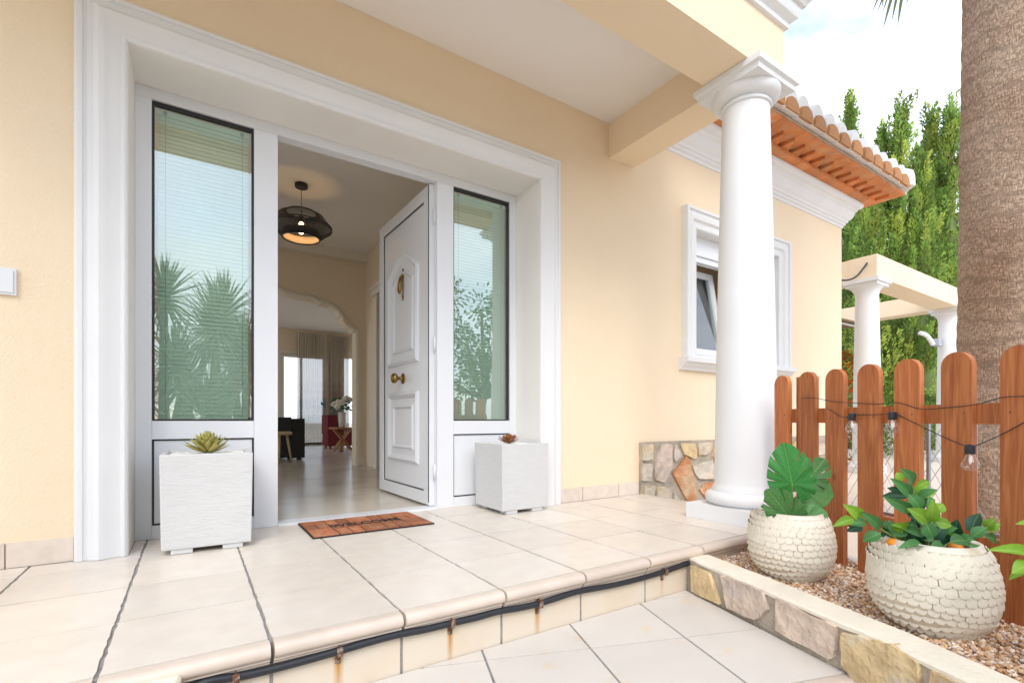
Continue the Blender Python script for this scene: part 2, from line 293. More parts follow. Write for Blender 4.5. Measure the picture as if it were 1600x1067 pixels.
def curtain_mat():
    m, N, L, b = base_mat('ombre_curtain', 0.9, 0.1)
    t = N.new('ShaderNodeTexCoord'); sx = N.new('ShaderNodeSeparateXYZ'); L.new(t.outputs['Object'], sx.inputs[0])
    n = N.new('ShaderNodeTexNoise'); n.inputs['Scale'].default_value = 1.0; mp = N.new('ShaderNodeMapping'); mp.inputs['Scale'].default_value = (0.4, 0.4, 9); L.new(t.outputs['Object'], mp.inputs[0]); L.new(mp.outputs[0], n.inputs['Vector'])
    ad = N.new('ShaderNodeMath'); ad.operation = 'MULTIPLY_ADD'; ad.inputs[1].default_value = 0.5; L.new(n.outputs[0], ad.inputs[0]); L.new(sx.outputs[2], ad.inputs[2])
    r = N.new('ShaderNodeValToRGB'); e = r.color_ramp.elements
    e[0].position = 0.1; e[0].color = (0.05, 0.045, 0.04, 1); e[1].position = 0.75; e[1].color = (0.72, 0.66, 0.57, 1)
    for p, c in ((0.20, (0.25, 0.22, 0.2)), (0.28, (0.06, 0.075, 0.085)), (0.36, (0.13, 0.16, 0.17)), (0.43, (0.42, 0.38, 0.34)), (0.49, (0.20, 0.25, 0.27)), (0.56, (0.56, 0.42, 0.33))):
        k = e.new(p); k.color = (*c, 1)
    dv = N.new('ShaderNodeMath'); dv.operation = 'MULTIPLY'; dv.inputs[1].default_value = 0.42; L.new(ad.outputs[0], dv.inputs[0]); L.new(dv.outputs[0], r.inputs[0])
    L.new(r.outputs[0], b.inputs['Base Color'])
    tr = N.new('ShaderNodeBsdfTransparent'); mi = N.new('ShaderNodeMixShader'); mi.inputs[0].default_value = 0.3
    o = N['Material Output']; L.new(b.outputs[0], mi.inputs[1]); L.new(tr.outputs[0], mi.inputs[2]); L.new(mi.outputs[0], o.inputs[0])
curtain_mat()

# ------------------------------------------------------------------ object helpers
WL = {}
def wloc(o):
    return o.location.copy() if o.type == 'EMPTY' else Vector((0, 0, 0))   # every Empty's location is written in world space
def attach(o, parent):
    if parent is not None:
        o.parent = parent
        o.matrix_parent_inverse = Matrix.Translation(-wloc(parent))
def thing(name, label, cat, loc=(0, 0, 0), group=None):
    o = bpy.data.objects.new(name, None); col.objects.link(o); o.location = loc; o.empty_display_size = 0.1
    o['label'] = label; o['category'] = cat
    if group: o['group'] = group
    return o
def tag(o, label, cat, group=None):
    o['label'] = label; o['category'] = cat
    if group: o['group'] = group
    return o
def part_root(name, parent, loc):
    o = bpy.data.objects.new(name, None); col.objects.link(o); o.location = loc; o.empty_display_size = 0.05
    o.parent = parent; o.matrix_parent_inverse = Matrix.Translation(-wloc(parent))
    return o
def link(name, me, parent=None, kind=None):
    o = bpy.data.objects.new(name, me); col.objects.link(o); attach(o, parent)
    if kind: o['kind'] = kind
    return o
def obj(name, bm, m, parent=None, kind=None, smooth=False, bevel=0, seg=2, angle=None):
    if bevel:
        bmesh.ops.bevel(bm, geom=[e for e in bm.edges if len(e.link_faces) == 2 and e.calc_face_angle(0) > 0.5], offset=bevel, segments=seg, profile=0.5, affect='EDGES', clamp_overlap=True)
    me = bpy.data.meshes.new(name)
    bmesh.ops.recalc_face_normals(bm, faces=bm.faces)
    bm.to_mesh(me); bm.free()
    ms = m if isinstance(m, (list, tuple)) else [m]
    for k in ms: me.materials.append(M[k])
    if smooth:
        for p in me.polygons: p.use_smooth = True
        if angle:
            try: me.set_sharp_from_angle(angle=R(angle))
            except Exception: pass
    return link(name, me, parent, kind)
def nb(): return bmesh.new()
def bx(bm, x0, x1, y0, y1, z0, z1, mi=0):
    vs = [bm.verts.new((x, y, z)) for z in (z0, z1) for y in (y0, y1) for x in (x0, x1)]
    for f in ((0, 2, 3, 1), (4, 5, 7, 6), (0, 1, 5, 4), (1, 3, 7, 5), (3, 2, 6, 7), (2, 0, 4, 6)):
        fc = bm.faces.new([vs[i] for i in f]); fc.material_index = mi
    return bm
def box(*a): return bx(nb(), *a)
def obox(bm, c, ax, ay, az, hx, hy, hz):
    c = Vector(c); vs = []
    for k in (-1, 1):
        for j in (-1, 1):
            for i in (-1, 1): vs.append(bm.verts.new(c+ax*hx*i+ay*hy*j+az*hz*k))
    for f in ((0, 2, 3, 1), (4, 5, 7, 6), (0, 1, 5, 4), (1, 3, 7, 5), (3, 2, 6, 7), (2, 0, 4, 6)):
        bm.faces.new([vs[i] for i in f])
    return bm
def prism(bm, front, back):
    n = len(front); a = [bm.verts.new(p) for p in front]; b = [bm.verts.new(p) for p in back]
    bm.faces.new(a); bm.faces.new(b[::-1])
    for i in range(n): bm.faces.new((a[i], b[i], b[(i+1) % n], a[(i+1) % n]))
    return bm
def tube(bm, pts, r, n=8, cap=True):
    pts = [Vector(p) for p in pts]; rings = []
    for i, p in enumerate(pts):
        t = (pts[min(i+1, len(pts)-1)]-pts[max(i-1, 0)]).normalized()
        a = t.cross(Vector((0, 0, 1)))
        if a.length < 1e-3: a = t.cross(Vector((1, 0, 0)))
        a.normalize(); b = t.cross(a); rr = r[i] if isinstance(r, (list, tuple)) else r
        rings.append([bm.verts.new(p+(a*math.cos(2*math.pi*k/n)+b*math.sin(2*math.pi*k/n))*rr) for k in range(n)])
    for i in range(len(rings)-1):
        for k in range(n): bm.faces.new((rings[i][k], rings[i][(k+1) % n], rings[i+1][(k+1) % n], rings[i+1][k]))
    if cap: bm.faces.new(rings[0][::-1]); bm.faces.new(rings[-1])
    return bm
def lathe(bm, prof, c=(0, 0, 0), n=48, capb=True, capt=True):
    c = Vector(c); rings = []
    for r, z in prof:
        rings.append([bm.verts.new(c+Vector((r*math.cos(2*math.pi*k/n), r*math.sin(2*math.pi*k/n), z))) for k in range(n)])
    for i in range(len(rings)-1):
        for k in range(n): bm.faces.new((rings[i][k], rings[i][(k+1) % n], rings[i+1][(k+1) % n], rings[i+1][k]))
    if capb: bm.faces.new(rings[0][::-1])
    if capt: bm.faces.new(rings[-1])
    return bm
def sweep(bm, path, prof, f, closed=False):
    """path: 2D points; prof: (outward offset, height); f maps (a, b, h) to 3D. Mitred corners."""
    n = len(path); rows = []
    for i in range(n):
        p = Vector(path[i])
        d0 = (p-Vector(path[i-1])).normalized() if (closed or i > 0) else None
        d1 = (Vector(path[(i+1) % n])-p).normalized() if (closed or i < n-1) else None
        if d0 is None: d0 = d1
        if d1 is None: d1 = d0
        n0 = Vector((-d0.y, d0.x)); n1 = Vector((-d1.y, d1.x)); m = (n0+n1).normalized(); m /= max(0.2, m.dot(n0))
        rows.append([bm.verts.new(f(p.x+m.x*w, p.y+m.y*w, h)) for w, h in prof])
    k = len(prof)
    for i in range(n if closed else n-1):
        a, b = rows[i], rows[(i+1) % n]
        for j in range(k-1): bm.faces.new((a[j], a[j+1], b[j+1], b[j]))
    if not closed:
        bm.faces.new(rows[0]); bm.faces.new(rows[-1][::-1])
    return bm
def wall_grid(bm, xs, zs, hole, y0, y1):
    """wall between planes y0 and y1 with rectangular openings; hole(i, j) is true for an open cell"""
    vf = {}; 
    def V(i, j, y):
        k = (i, j, y)
        if k not in vf: vf[k] = bm.verts.new((xs[i], y, zs[j]))
        return vf[k]
    nx, nz = len(xs)-1, len(zs)-1
    H = lambda i, j: i < 0 or j < 0 or i >= nx or j >= nz or hole(i, j)
    for i in range(nx):
        for j in range(nz):
            if H(i, j): continue
            bm.faces.new((V(i, j, y0), V(i+1, j, y0), V(i+1, j+1, y0), V(i, j+1, y0)))
            bm.faces.new((V(i, j, y1), V(i, j+1, y1), V(i+1, j+1, y1), V(i+1, j, y1)))
            if H(i-1, j): bm.faces.new((V(i, j, y0), V(i, j+1, y0), V(i, j+1, y1), V(i, j, y1)))
            if H(i+1, j): bm.faces.new((V(i+1, j, y0), V(i+1, j, y1), V(i+1, j+1, y1), V(i+1, j+1, y0)))
            if H(i, j-1): bm.faces.new((V(i, j, y0), V(i, j, y1), V(i+1, j, y1), V(i+1, j, y0)))
            if H(i, j+1): bm.faces.new((V(i, j+1, y0), V(i+1, j+1, y0), V(i+1, j+1, y1), V(i, j+1, y1)))
    return bm
def clip_poly(poly, clip):
    out = poly
    for i in range(len(clip)):
        a, b = Vector(clip[i]), Vector(clip[(i+1) % len(clip)]); e = b-a
        ins = lambda p: e.x*(p.y-a.y)-e.y*(p.x-a.x) >= 0
        res = []
        for k in range(len(out)):
            p, q = out[k], out[(k+1) % len(out)]
            if ins(p): res.append(p)
            if ins(p) != ins(q):
                den = e.x*(q.y-p.y)-e.y*(q.x-p.x); t = -(e.x*(p.y-a.y)-e.y*(p.x-a.x))/den
                res.append(p+(q-p)*t)
        out = res
        if len(out) < 3: return []
    return out

# ------------------------------------------------------------------ ground
gz = -0.36
bm = nb(); bx(bm, -150, 150, -150, 150, gz-0.2, gz); obj('ground', bm, 'ground', kind='structure')

# ------------------------------------------------------------------ terrace
TW, TX0, TY0 = 0.3565, 0.5315, 1.44
YW = 2.69; YF = 2.95; TXR = 2.955
terrace = link('terrace', None)  if False else None
bm = nb(); bx(bm, -5.0, TXR-0.012, 1.432, YW+0.1, gz, -0.0045); bx(bm, -0.4, 2.1, YW+0.1, 3.0, gz, -0.0045)
terrace = obj('terrace', bm, 'grout', kind='structure')
GX, GY = 0.0095, 0.006
def wob_tile(name, x0, x1, y0, y1, z0, z1, m, parent):
    # slightly uneven long edges, as the hand-set joints are
    bm = nb(); n = 11; top = []
    for k in range(n+1): top.append((x0+random.uniform(-1, 1)*0.0021, y0+(y1-y0)*k/n))
    right = [(x1+random.uniform(-1, 1)*0.0021, y1-(y1-y0)*k/n) for k in range(n+1)]
    pts = top+right
    prism(bm, [(x, y, z1) for x, y in pts], [(x, y, z0) for x, y in pts])
    return obj(name, bm, m, parent, bevel=0.0012, seg=1)
rows = [1.4425, 1.797, 2.154, 2.511, YW-0.012]
i0, i1 = -13, 6
for i in range(i0, i1+1):
    xa, xb = TX0+TW*i, TX0+TW*(i+1)
    xb = min(xb, TXR)
    for j in range(4):
        ya, yb = rows[j], rows[j+1]
        wob_tile('floor_tile', xa+GX/2, xb-GX/2, ya+GY/2, yb-GY/2, -0.014, random.uniform(-0.0006, 0.0006), 'tile', terrace)
for i in range(-3, 5):   # the strip inside the door recess
    xa, xb = max(TX0+TW*i, -0.232), min(TX0+TW*(i+1), 1.99)
    if xb-xa > 0.05: wob_tile('floor_tile', xa+GX/2, xb-GX/2, YW-0.012+GY/2, 2.995, -0.014, random.uniform(-0.0005, 0.0005), 'tile', terrace)
# bull-nosed edge pieces
def nose_prof():
    p = [(-0.003, -0.0005)]
    for k in range(9):
        a = math.pi/2-math.pi*k/8*0.95; p.append((-0.024-0.020*math.cos(a), -0.0205+0.020*math.sin(a)))
    p += [(-0.026, -0.043), (-0.028, -0.047), (-0.020, -0.052), (-0.021, -0.056), (-0.012, -0.062), (-0.003, -0.062)]
    return p
def nosing_piece(a, b, inward, parent, name='nosing_tile'):
    a, b, inward = Vector(a), Vector(b), Vector(inward)
    bm = nb(); P = nose_prof()
    prism(bm, [a+inward*y+Vector((0, 0, z)) for y, z in P], [b+inward*y+Vector((0, 0, z)) for y, z in P])
    return obj(name, bm, 'nosing', parent, smooth=True, angle=40)
for i in range(i0, i1+1):
    xa, xb = TX0+TW*i, min(TX0+TW*(i+1), TXR)
    nosing_piece((xa+GX/2, TY0, 0), (xb-GX/2, TY0, 0), (0, 1, 0), terrace)
for k in range(4):
    ya, yb = TY0+TW*k, min(TY0+TW*(k+1), YW-0.005)
    nosing_piece((TXR-0.001, ya+GX/2, 0), (TXR-0.001, yb-GX/2, 0), (-1, 0, 0), terrace)
for i in range(i0, i1+1):
    xa, xb = TX0+TW*i, min(TX0+TW*(i+1), TXR-0.02)
    bm = box(xa+GX/2, xb-GX/2, 1.428, 1.442, -0.35 if xa > 1.85 or xa < -0.5 else -0.188, -0.058)
    obj('riser_tile', bm, 'riser_tile', terrace, bevel=0.001, seg=1)

# ------------------------------------------------------------------ lower landing, its tiles lie askew
ZL = -0.185
A0 = R(-19.6); ex = Vector((math.cos(A0), math.sin(A0))); ey = Vector((-math.sin(A0), math.cos(A0)))
region = [Vector(p) for p in ((-0.40, 1.428), (-0.40, 1.332), (1.661, 0.690), (1.868, 1.428))]
bm = nb(); prism(bm, [(p.x, p.y, ZL-0.0045) for p in region], [(p.x, p.y, gz) for p in region])
landing = obj('landing', bm, 'grout', kind='structure')
O = Vector((1.456, 1.117)); g = 0.004
for i in range(-7, 3):
    for j in range(-4, 5):
        c0 = O+ex*(0.3565*i)+ey*(0.3565*j)
        poly = [c0+ex*a+ey*b for a, b in ((g, g*0.7), (0.3565-g, g*0.7), (0.3565-g, 0.3565-g*0.7), (g, 0.3565-g*0.7))]
        inner = [Vector(p) for p in ((-0.39, 1.424), (-0.39, 1.332), (1.658, 0.694), (1.862, 1.424))]
        q = clip_poly(poly, inner)
        if len(q) < 3: continue
        ar = abs(sum(q[k].x*q[(k+1) % len(q)].y-q[(k+1) % len(q)].x*q[k].y for k in range(len(q)))/2)
        if ar < 0.0008: continue
        bm = nb(); z1 = ZL+random.uniform(-0.0005, 0.0005)
        prism(bm, [(p.x, p.y, z1) for p in q], [(p.x, p.y, ZL-0.012) for p in q])
        obj('floor_tile', bm, 'tile_lower', landing)
fe = (region[2]-region[1]).normalized(); fin = Vector((-fe.y, fe.x, 0))
for k in range(6):
    a = region[2]-fe*(0.3565*k+0.005); b = region[2]-fe*(0.3565*(k+1)-0.004)
    nosing_piece((b.x, b.y, ZL), (a.x, a.y, ZL), fin, landing)

# ------------------------------------------------------------------ garden wall with stone facing
def garden_wall(name, path, thick, ztop, label, side, zb=gz):
    """path runs along the face; side: +1 when the planting bed lies to the right of travel"""
    t = thing(name, label, 'garden wall', (path[0][0], path[0][1], zb))
    P = [Vector(p) for p in path]
    # resample
    S = []
    for a, b in zip(P, P[1:]):
        n = max(1, int((b-a).length/0.05))
        for k in range(n): S.append(a+(b-a)*k/n)
    S.append(P[-1])
    nrm = []
    for i, p in enumerate(S):
        d = (S[min(i+1, len(S)-1)]-S[max(i-1, 0)]).normalized(); nrm.append(Vector((d.y, -d.x))*(-side))
    bm = nb(); rows_ = []
    for p, n in zip(S, nrm):
        q = p+n*(thick-0.01); r_ = random.uniform(-0.003, 0.003)
        rows_.append([bm.verts.new(v) for v in ((p.x-n.x*r_, p.y-n.y*r_, zb), (p.x-n.x*r_, p.y-n.y*r_, ztop-0.010), (q.x, q.y, ztop-0.010), (q.x, q.y, zb))])
    for a, b in zip(rows_, rows_[1:]):
        for k in range(4): bm.faces.new((a[k], a[(k+1) % 4], b[(k+1) % 4], b[k]))
    bm.faces.new(rows_[0]); bm.faces.new(rows_[-1][::-1])
    obj('wall', bm, 'mortar', t)
    bm = nb(); rows_ = []
    for p, n in zip(S, nrm):
        o1 = -0.004+random.uniform(-0.004, 0.004); lo = ztop-0.013+random.uniform(-0.007, 0.003)
        a = p+n*o1; b = p+n*thick; c = p+n*(o1+0.006)
        rows_.append([bm.verts.new(v) for v in ((a.x, a.y, lo), (a.x, a.y, ztop-0.006), (c.x, c.y, ztop), (b.x-n.x*0.004, b.y-n.y*0.004, ztop), (b.x, b.y, ztop-0.006), (b.x, b.y, ztop-0.03))])
    for a, b in zip(rows_, rows_[1:]):
        for k in range(6): bm.faces.new((a[k], a[(k+1) % 6], b[(k+1) % 6], b[k]))
    bm.faces.new(rows_[0]); bm.faces.new(rows_[-1][::-1])
    obj('coping', bm, 'wall_cap', t, smooth=True, angle=35)
    return t, S, nrm
gpath = [(1.872, 1.424), (1.79, 1.125), (1.722, 0.90), (1.632, 0.60), (1.542, 0.385), (1.43, 0.15), (1.28, -0.10), (1.10, -0.35)]
ZG = -0.035
gw, gS, gN = garden_wall('garden_wall', gpath, 0.115, ZG, 'low stone faced garden wall with cream coping beside the gravel bed', 1)
def on_gwall(px, py):
    d = ray(px, py)
    best = None
    for a, b in zip(gpath, gpath[1:]):
        exx, eyy = b[0]-a[0], b[1]-a[1]; det = -d[0]*eyy+d[1]*exx
        if abs(det) < 1e-9: continue
        t = (-a[0]*eyy+a[1]*exx)/det; s = (d[0]*a[1]-d[1]*a[0])/det
        if -0.02 <= s <= 1.0 and t > 0:
            nn = Vector((eyy, -exx)).normalized()
            if nn.x > 0: nn = -nn
            return Vector((a[0]+exx*s, a[1]+eyy*s, CAMZ+d[2]*t)), Vector((nn.x, nn.y, 0))
    return None
def zz(pts, x0, y0, k): return [(x0+a/k, y0+b/k) for a, b in pts]
def jit_poly(pts, n=3, amp=0.004):
    out = []
    for i in range(len(pts)):
        a, b = pts[i], pts[(i+1) % len(pts)]
        for k in range(n):
            p = a.lerp(b, (k+0.12 if k == 0 else k)/n)
            out.append(p+Vector((random.uniform(-amp, amp), 0, random.uniform(-amp, amp))))
    return out
gst = [(zz([(380, 195), (500, 240), (590, 475), (385, 380)], 1000, 840, 4.571), 'stone_ochre'),
       (zz([(590, 265), (690, 290), (890, 370), (925, 510), (850, 590), (640, 500)], 1000, 840, 4.571), 'stone_pink'),
       (zz([(985, 415), (1200, 540), (1420, 625), (1420, 790), (1385, 875), (985, 655)], 1000, 840, 4.571), 'stone_peach'),
       (zz([(95, 670), (300, 720), (470, 760), (680, 900), (705, 1067), (640, 1200), (220, 1080), (100, 930)], 1300, 850, 4.917), 'stone_ochre'),
       (zz([(790, 960), (1000, 1060), (1200, 1200), (900, 1330), (780, 1150)], 1300, 850, 4.917), 'stone_tan')]
for px, mm in gst:
    pts = []; nn = None
    for p in px:
        r_ = on_gwall(*p)
        if r_: pts.append(Vector((r_[0].x, r_[0].y, max(r_[0].z, ZL-0.02)))); nn = r_[1]
    if len(pts) < 3: continue
    dd = Vector((-nn.y, nn.x, 0)); res = []
    for i in range(len(pts)):
        a, b = pts[i], pts[(i+1) % len(pts)]
        for k in range(3):
            q = a.lerp(b, (k+0.1)/3); res.append(q+dd*random.uniform(-0.003, 0.003)+Vector((0, 0, random.uniform(-0.003, 0.003))))
    bm = nb(); prism(bm, [q+nn*(0.015+random.uniform(-0.003, 0.003)) for q in res], [q-nn*0.02 for q in res])
    obj('stone', bm, mm, gw, bevel=0.004, seg=2)
# further stones along the face, past the frame
for k, (s0, mm) in enumerate(((0.38, 'stone_pink'), (0.12, 'stone_ochre'), (-0.13, 'stone_grey'), (-0.3, 'stone_peach'))):
    bm = nb(); a = Vector((1.535-0.45*(0.385-s0)*1.05, s0, 0)); dd = Vector((-0.47, -0.88, 0)).normalized(); nn = Vector((-0.88, 0.47, 0))
    base = [(0, -0.17), (0.02, -0.09), (0.11, -0.085), (0.2, -0.12), (0.19, -0.26), (0.05, -0.30)]
    if s0 > 0.3: continue
    pts = [a+dd*u+Vector((0, 0, z)) for u, z in base]
    prism(bm, [q+nn*0.012 for q in pts], [q-nn*0.04 for q in pts]); obj('stone', bm, mm, gw, bevel=0.004, seg=2)
lw, _, _ = garden_wall('garden_wall', [(-0.022, 1.393), (-0.10, 1.15), (-0.22, 0.82), (-0.42, 0.38), (-0.7, -0.1)], 0.12, -0.020, 'low cream coped garden wall meeting the step beside the black hose', -1)
for k in range(5):
    bm = nb(); a = Vector((-0.075-0.05*k*0.5, 1.36-0.2*k, 0)); dd = Vector((-0.3, -0.95, 0)).normalized(); nn = Vector((0.95, -0.3, 0))

# ------------------------------------------------------------------ gravel bed
def in_bed(x, y):
    if y > 1.40: return False
    # garden wall inner side
    for a, b in zip(gpath, gpath[1:]):
        if b[1] <= y <= a[1]:
            s = (a[1]-y)/(a[1]-b[1]); xw = a[0]+(b[0]-a[0])*s+0.105
            return xw < x < 2.50+0.42*(y-1.056)/1.0+0.05
    return False
bm = nb()
bl = [(1.97, 1.425), (1.90, 1.125), (1.83, 0.90), (1.73, 0.60), (1.64, 0.385), (1.53, 0.15), (1.38, -0.10), (1.2, -0.35), (2.0, -0.35), (2.15, 0.12), (2.32, 0.60), (2.70, 1.425)]
prism(bm, [(x, y, -0.082) for x, y in bl], [(x, y, gz) for x, y in bl]); bed = obj('gravel_bed', bm, 'gravel_base', kind='structure')
ico = nb(); bmesh.ops.create_icosphere(ico, subdivisions=1, radius=1.0)
iv = [v.co.copy() for v in ico.verts]; ifc = [[v.index for v in f.verts] for f in ico.faces]; ico.free()
V_, F_, C__ = [], [], []
pal = [(0.42, 0.25, 0.13), (0.50, 0.33, 0.20), (0.58, 0.44, 0.31), (0.62, 0.53, 0.44), (0.34, 0.18, 0.09), (0.46, 0.34, 0.27), (0.66, 0.58, 0.50), (0.55, 0.36, 0.20)]
cnt = 0
while cnt < 17000:
    y = random.uniform(-0.1, 1.42); x = random.uniform(1.4, 2.72)
    if not in_bed(x, y): continue
    s = random.uniform(0.0037, 0.0076)*(1.25 if random.random() < 0.15 else 1)
    rot = Matrix.Rotation(random.uniform(0, 6.3), 3, Vector((random.random()-0.5, random.random()-0.5, 1)).normalized())
    sc3 = Vector((s*random.uniform(0.8, 1.5), s*random.uniform(0.7, 1.1), s*random.uniform(0.5, 0.85)))
    z = -0.080+random.uniform(0, 0.014); b0 = len(V_)
    for v in iv:
        q = Vector((v.x*sc3.x, v.y*sc3.y, v.z*sc3.z))*random.uniform(0.82, 1.15); q = rot @ q; V_.append((q.x+x, q.y+y, q.z+z))
    for f in ifc: F_.append([b0+k for k in f])
    c = random.choice(pal); k = random.uniform(1.1, 1.55); C__ += [(c[0]*k, c[1]*k, c[2]*k, 1)]*len(iv)
    cnt += 1
me = bpy.data.meshes.new('gravel'); me.from_pydata(V_, [], F_); a = me.color_attributes.new('col', 'FLOAT_COLOR', 'POINT')
a.data.foreach_set('color', [v for c in C__ for v in c]); me.materials.append(M['pebble'])
gr = link('gravel', me, None, 'stuff'); tag(gr, 'loose tan and brown gravel filling the bed between wall and fence', 'gravel')

# paving beyond the fence and its kerb
bm = nb(); 
def fence_pt(s, off=0.0, z=0.0):
    a = Vector((2.455, 1.056)); d = Vector((-0.386, -0.9225)); n = Vector((0.9225, -0.386))
    p = a+d*s+n*off; return Vector((p.x, p.y, z))
pv = [(2.98, 2.67), (2.98, 1.42), fence_pt(-0.35, 0.16)[:2], fence_pt(1.6, 0.16)[:2], (3.0, -4), (40, -4), (40, 6), (6.36, 6), (6.36, 2.67)]
bm = nb(); prism(bm, [(x, y, -0.15) for x, y in pv], [(x, y, gz) for x, y in pv])
pav = obj('paving', bm, 'patio', kind='structure')
bm = nb(); a, b = fence_pt(-0.42, 0.06), fence_pt(1.6, 0.06); c, d = fence_pt(1.6, 0.165), fence_pt(-0.42, 0.165)
prism(bm, [(p.x, p.y, -0.072) for p in (a, b, c, d)], [(p.x, p.y, gz) for p in (a, b, c, d)])
kerb = obj('kerb', bm, 'kerb', kind='structure', bevel=0.006)

# ------------------------------------------------------------------ the house
house = thing('house', 'cream yellow villa with white trim, columned porch and open front door', 'house', (2.0, 2.69, 0))
XL, XR, ZT = -0.232, 1.965, 2.196       # door recess
WX0, WX1, WZ0, WZ1 = 3.62, 4.93, 1.11, 2.215   # small window opening
xs = [-5.0, XL, XR, WX0, WX1, 6.33]; zs = [gz, -0.006, WZ0, ZT, WZ1, 3.3]
def hole(i, j):
    if i == 1 and 1 <= j <= 2: return True
    if i == 3 and 2 <= j <= 3: return True
    return False
bm = wall_grid(nb(), xs, zs, hole, YW, YF+0.06); obj('wall', bm, 'stucco', house)
# remaining shell, roof slab
bm = nb(); bx(bm, 6.03, 6.33, YF+0.062, 9, gz, 3.05); obj('wall', bm, 'stucco', house)
bm = nb(); bx(bm, -5.0, 2.90, YF+0.065, 6.3, 2.92, 3.2); bx(bm, -3.4, 2.90, 6.3, 12.4, 2.92, 3.2); bx(bm, 2.902, 6.325, YF+0.065, 9, 2.92, 3.0); obj('roof_slab', bm, 'ceiling_white', house)
# baseboard tiles
for xa, xb in ((-2.03, -1.67), (-1.67, -1.31), (-1.31, -0.965), (-0.965, -0.612), (-0.608, -0.408), (2.126, 2.352), (2.356, 2.712), (2.716, 2.932)):
    obj('baseboard_tile', box(xa+0.001, xb-0.001, YW-0.011, YW+0.02, 0.001, 0.098), 'baseboard_tile', house, bevel=0.0015, seg=1)
# door surround
prof = [(0, 0.0), (0, 0.036), (0.008, 0.044), (0.016, 0.044), (0.022, 0.036), (0.060, 0.046), (0.075, 0.056), (0.092, 0.060), (0.104, 0.054), (0.110, 0.046), (0.128, 0.042), (0.133, 0.036), (0.142, 0.036), (0.146, 0.044), (0.160, 0.044), (0.166, 0.034), (0.173, 0.028), (0.173, 0)]
bm = nb(); sweep(bm, [(XL, 0.001), (XL, ZT), (XR, ZT), (XR, 0.001)], prof, lambda a, b, h: (a, YW-h, b))
obj('door_surround', bm, 'white_paint', house, smooth=True, angle=30)
# plastered reveal
bm = nb(); e = 0.012
bx(bm, XL-0.02, XL+0.003, YW-0.03, YF+0.02, 0.001, ZT+0.02); bx(bm, XR-0.003, XR+0.02, YW-0.03, YF+0.02, 0.001, ZT+0.02); bx(bm, XL+0.003, XR-0.003, YW-0.03, YF+0.02, ZT-0.003, ZT+0.02)
obj('reveal', bm, 'white_plaster', house)

# entrance frame with sidelights
fx0, fx1 = XL+0.004, XR-0.004; fzt = ZT-0.004
OX0, OX1, OZT = 0.393, 1.341, 2.138
y0, y1 = YF, YF+0.07
frame = part_root('entrance_frame', house, (0.87, YF, 0))
def fr(name, *a, m='white_pvc', p=frame, bev=0.003): return obj(name, box(*a), m, p, bevel=bev)
GL = (-0.164, 0.278); GR = (1.458, 1.905); GZ0, GZ1 = 0.575, 2.125; PZ0, PZ1 = 0.066, 0.486
fr('frame_head', fx0, fx1, y0, y1, OZT, fzt)
fr('frame_jamb', fx0, GL[0], y0, y1, 0.001, OZT-0.001)
fr('frame_jamb', GR[1], fx1, y0, y1, 0.001, OZT-0.001)
for (ga, gb) in (GL, GR):
    fr('frame_rail', ga+0.001, gb-0.001, y0, y1, 0.001, PZ0)
    fr('frame_rail', ga+0.001, gb-0.001, y0, y1, PZ1, GZ0)
fr('mullion', GL[1], OX0, y0, y1, 0.001, OZT-0.001)
fr('mullion', OX1, GR[0], y0, y1, 0.001, OZT-0.001)
fr('threshold', OX0+0.001, OX1-0.001, y0-0.01, y1+0.02, -0.004, 0.014, bev=0.004)
def ring(bm, x0, x1, z0, z1, t, ya, yb):
    bx(bm, x0, x0+t, ya, yb, z0, z1); bx(bm, x1-t, x1, ya, yb, z0, z1); bx(bm, x0+t, x1-t, ya, yb, z0, z0+t); bx(bm, x0+t, x1-t, ya, yb, z1-t, z1)
for (ga, gb) in (GL, GR):
    sw = part_root('sidelight', house, ((ga+gb)/2, YF, GZ0))
    bm = nb(); ring(bm, ga+0.0015, gb-0.0015, GZ0+0.001, OZT-0.002, 0.0085, y0+0.012, y0+0.05); bx(bm, ga+0.011, gb-0.011, y0+0.013, y0+0.02, OZT-0.020, OZT-0.0107); obj('gasket', bm, 'black_gasket', sw)
    obj('pane', box(ga+0.009, gb-0.009, y0+0.022, y0+0.027, GZ0+0.009, OZT-0.011), 'pane_glass', sw)
    # slatted blind close behind the glass
    bm = nb(); z = GZ0+0.02; zt = OZT-0.050; k = 0
    while z < zt:
        c = Vector(((ga+gb)/2, y0+0.046, z)); an = R(66)
        obox(bm, c, Vector((1, 0, 0)), Vector((0, math.cos(an), math.sin(an))), Vector((0, -math.sin(an), math.cos(an))), (gb-ga)/2-0.024, 0.0125, 0.0004)
        z += 0.0212; k += 1
    o = obj('blind_slats', bm, 'blind', sw, kind='stuff')
    obj('blind_headrail', box(ga+0.02, gb-0.02, y0+0.036, y0+0.06, zt, zt+0.026), 'blind', sw, bevel=0.002)
    for u in (0.12, 0.88):
        xx = ga+(gb-ga)*u
        obj('blind_cord', tube(nb(), [(xx, y0+0.032, GZ0+0.02), (xx, y0+0.032, zt)], 0.0008, 5), 'grout', sw)
        obj('blind_bracket', box(xx-0.008, xx+0.008, y0+0.031, y0+0.0355, zt+0.004, zt+0.022), 'steel', sw)
    bm = nb(); ring(bm, ga+0.0015, gb-0.0015, PZ0+0.001, PZ1-0.001, 0.007, y0+0.010, y0+0.04); obj('gasket', bm, 'black_gasket', sw)
    obj('panel', box(ga+0.009, gb-0.009, y0+0.014, y0+0.05, PZ0+0.008, PZ1-0.008), 'white_pvc', sw, bevel=0.002)

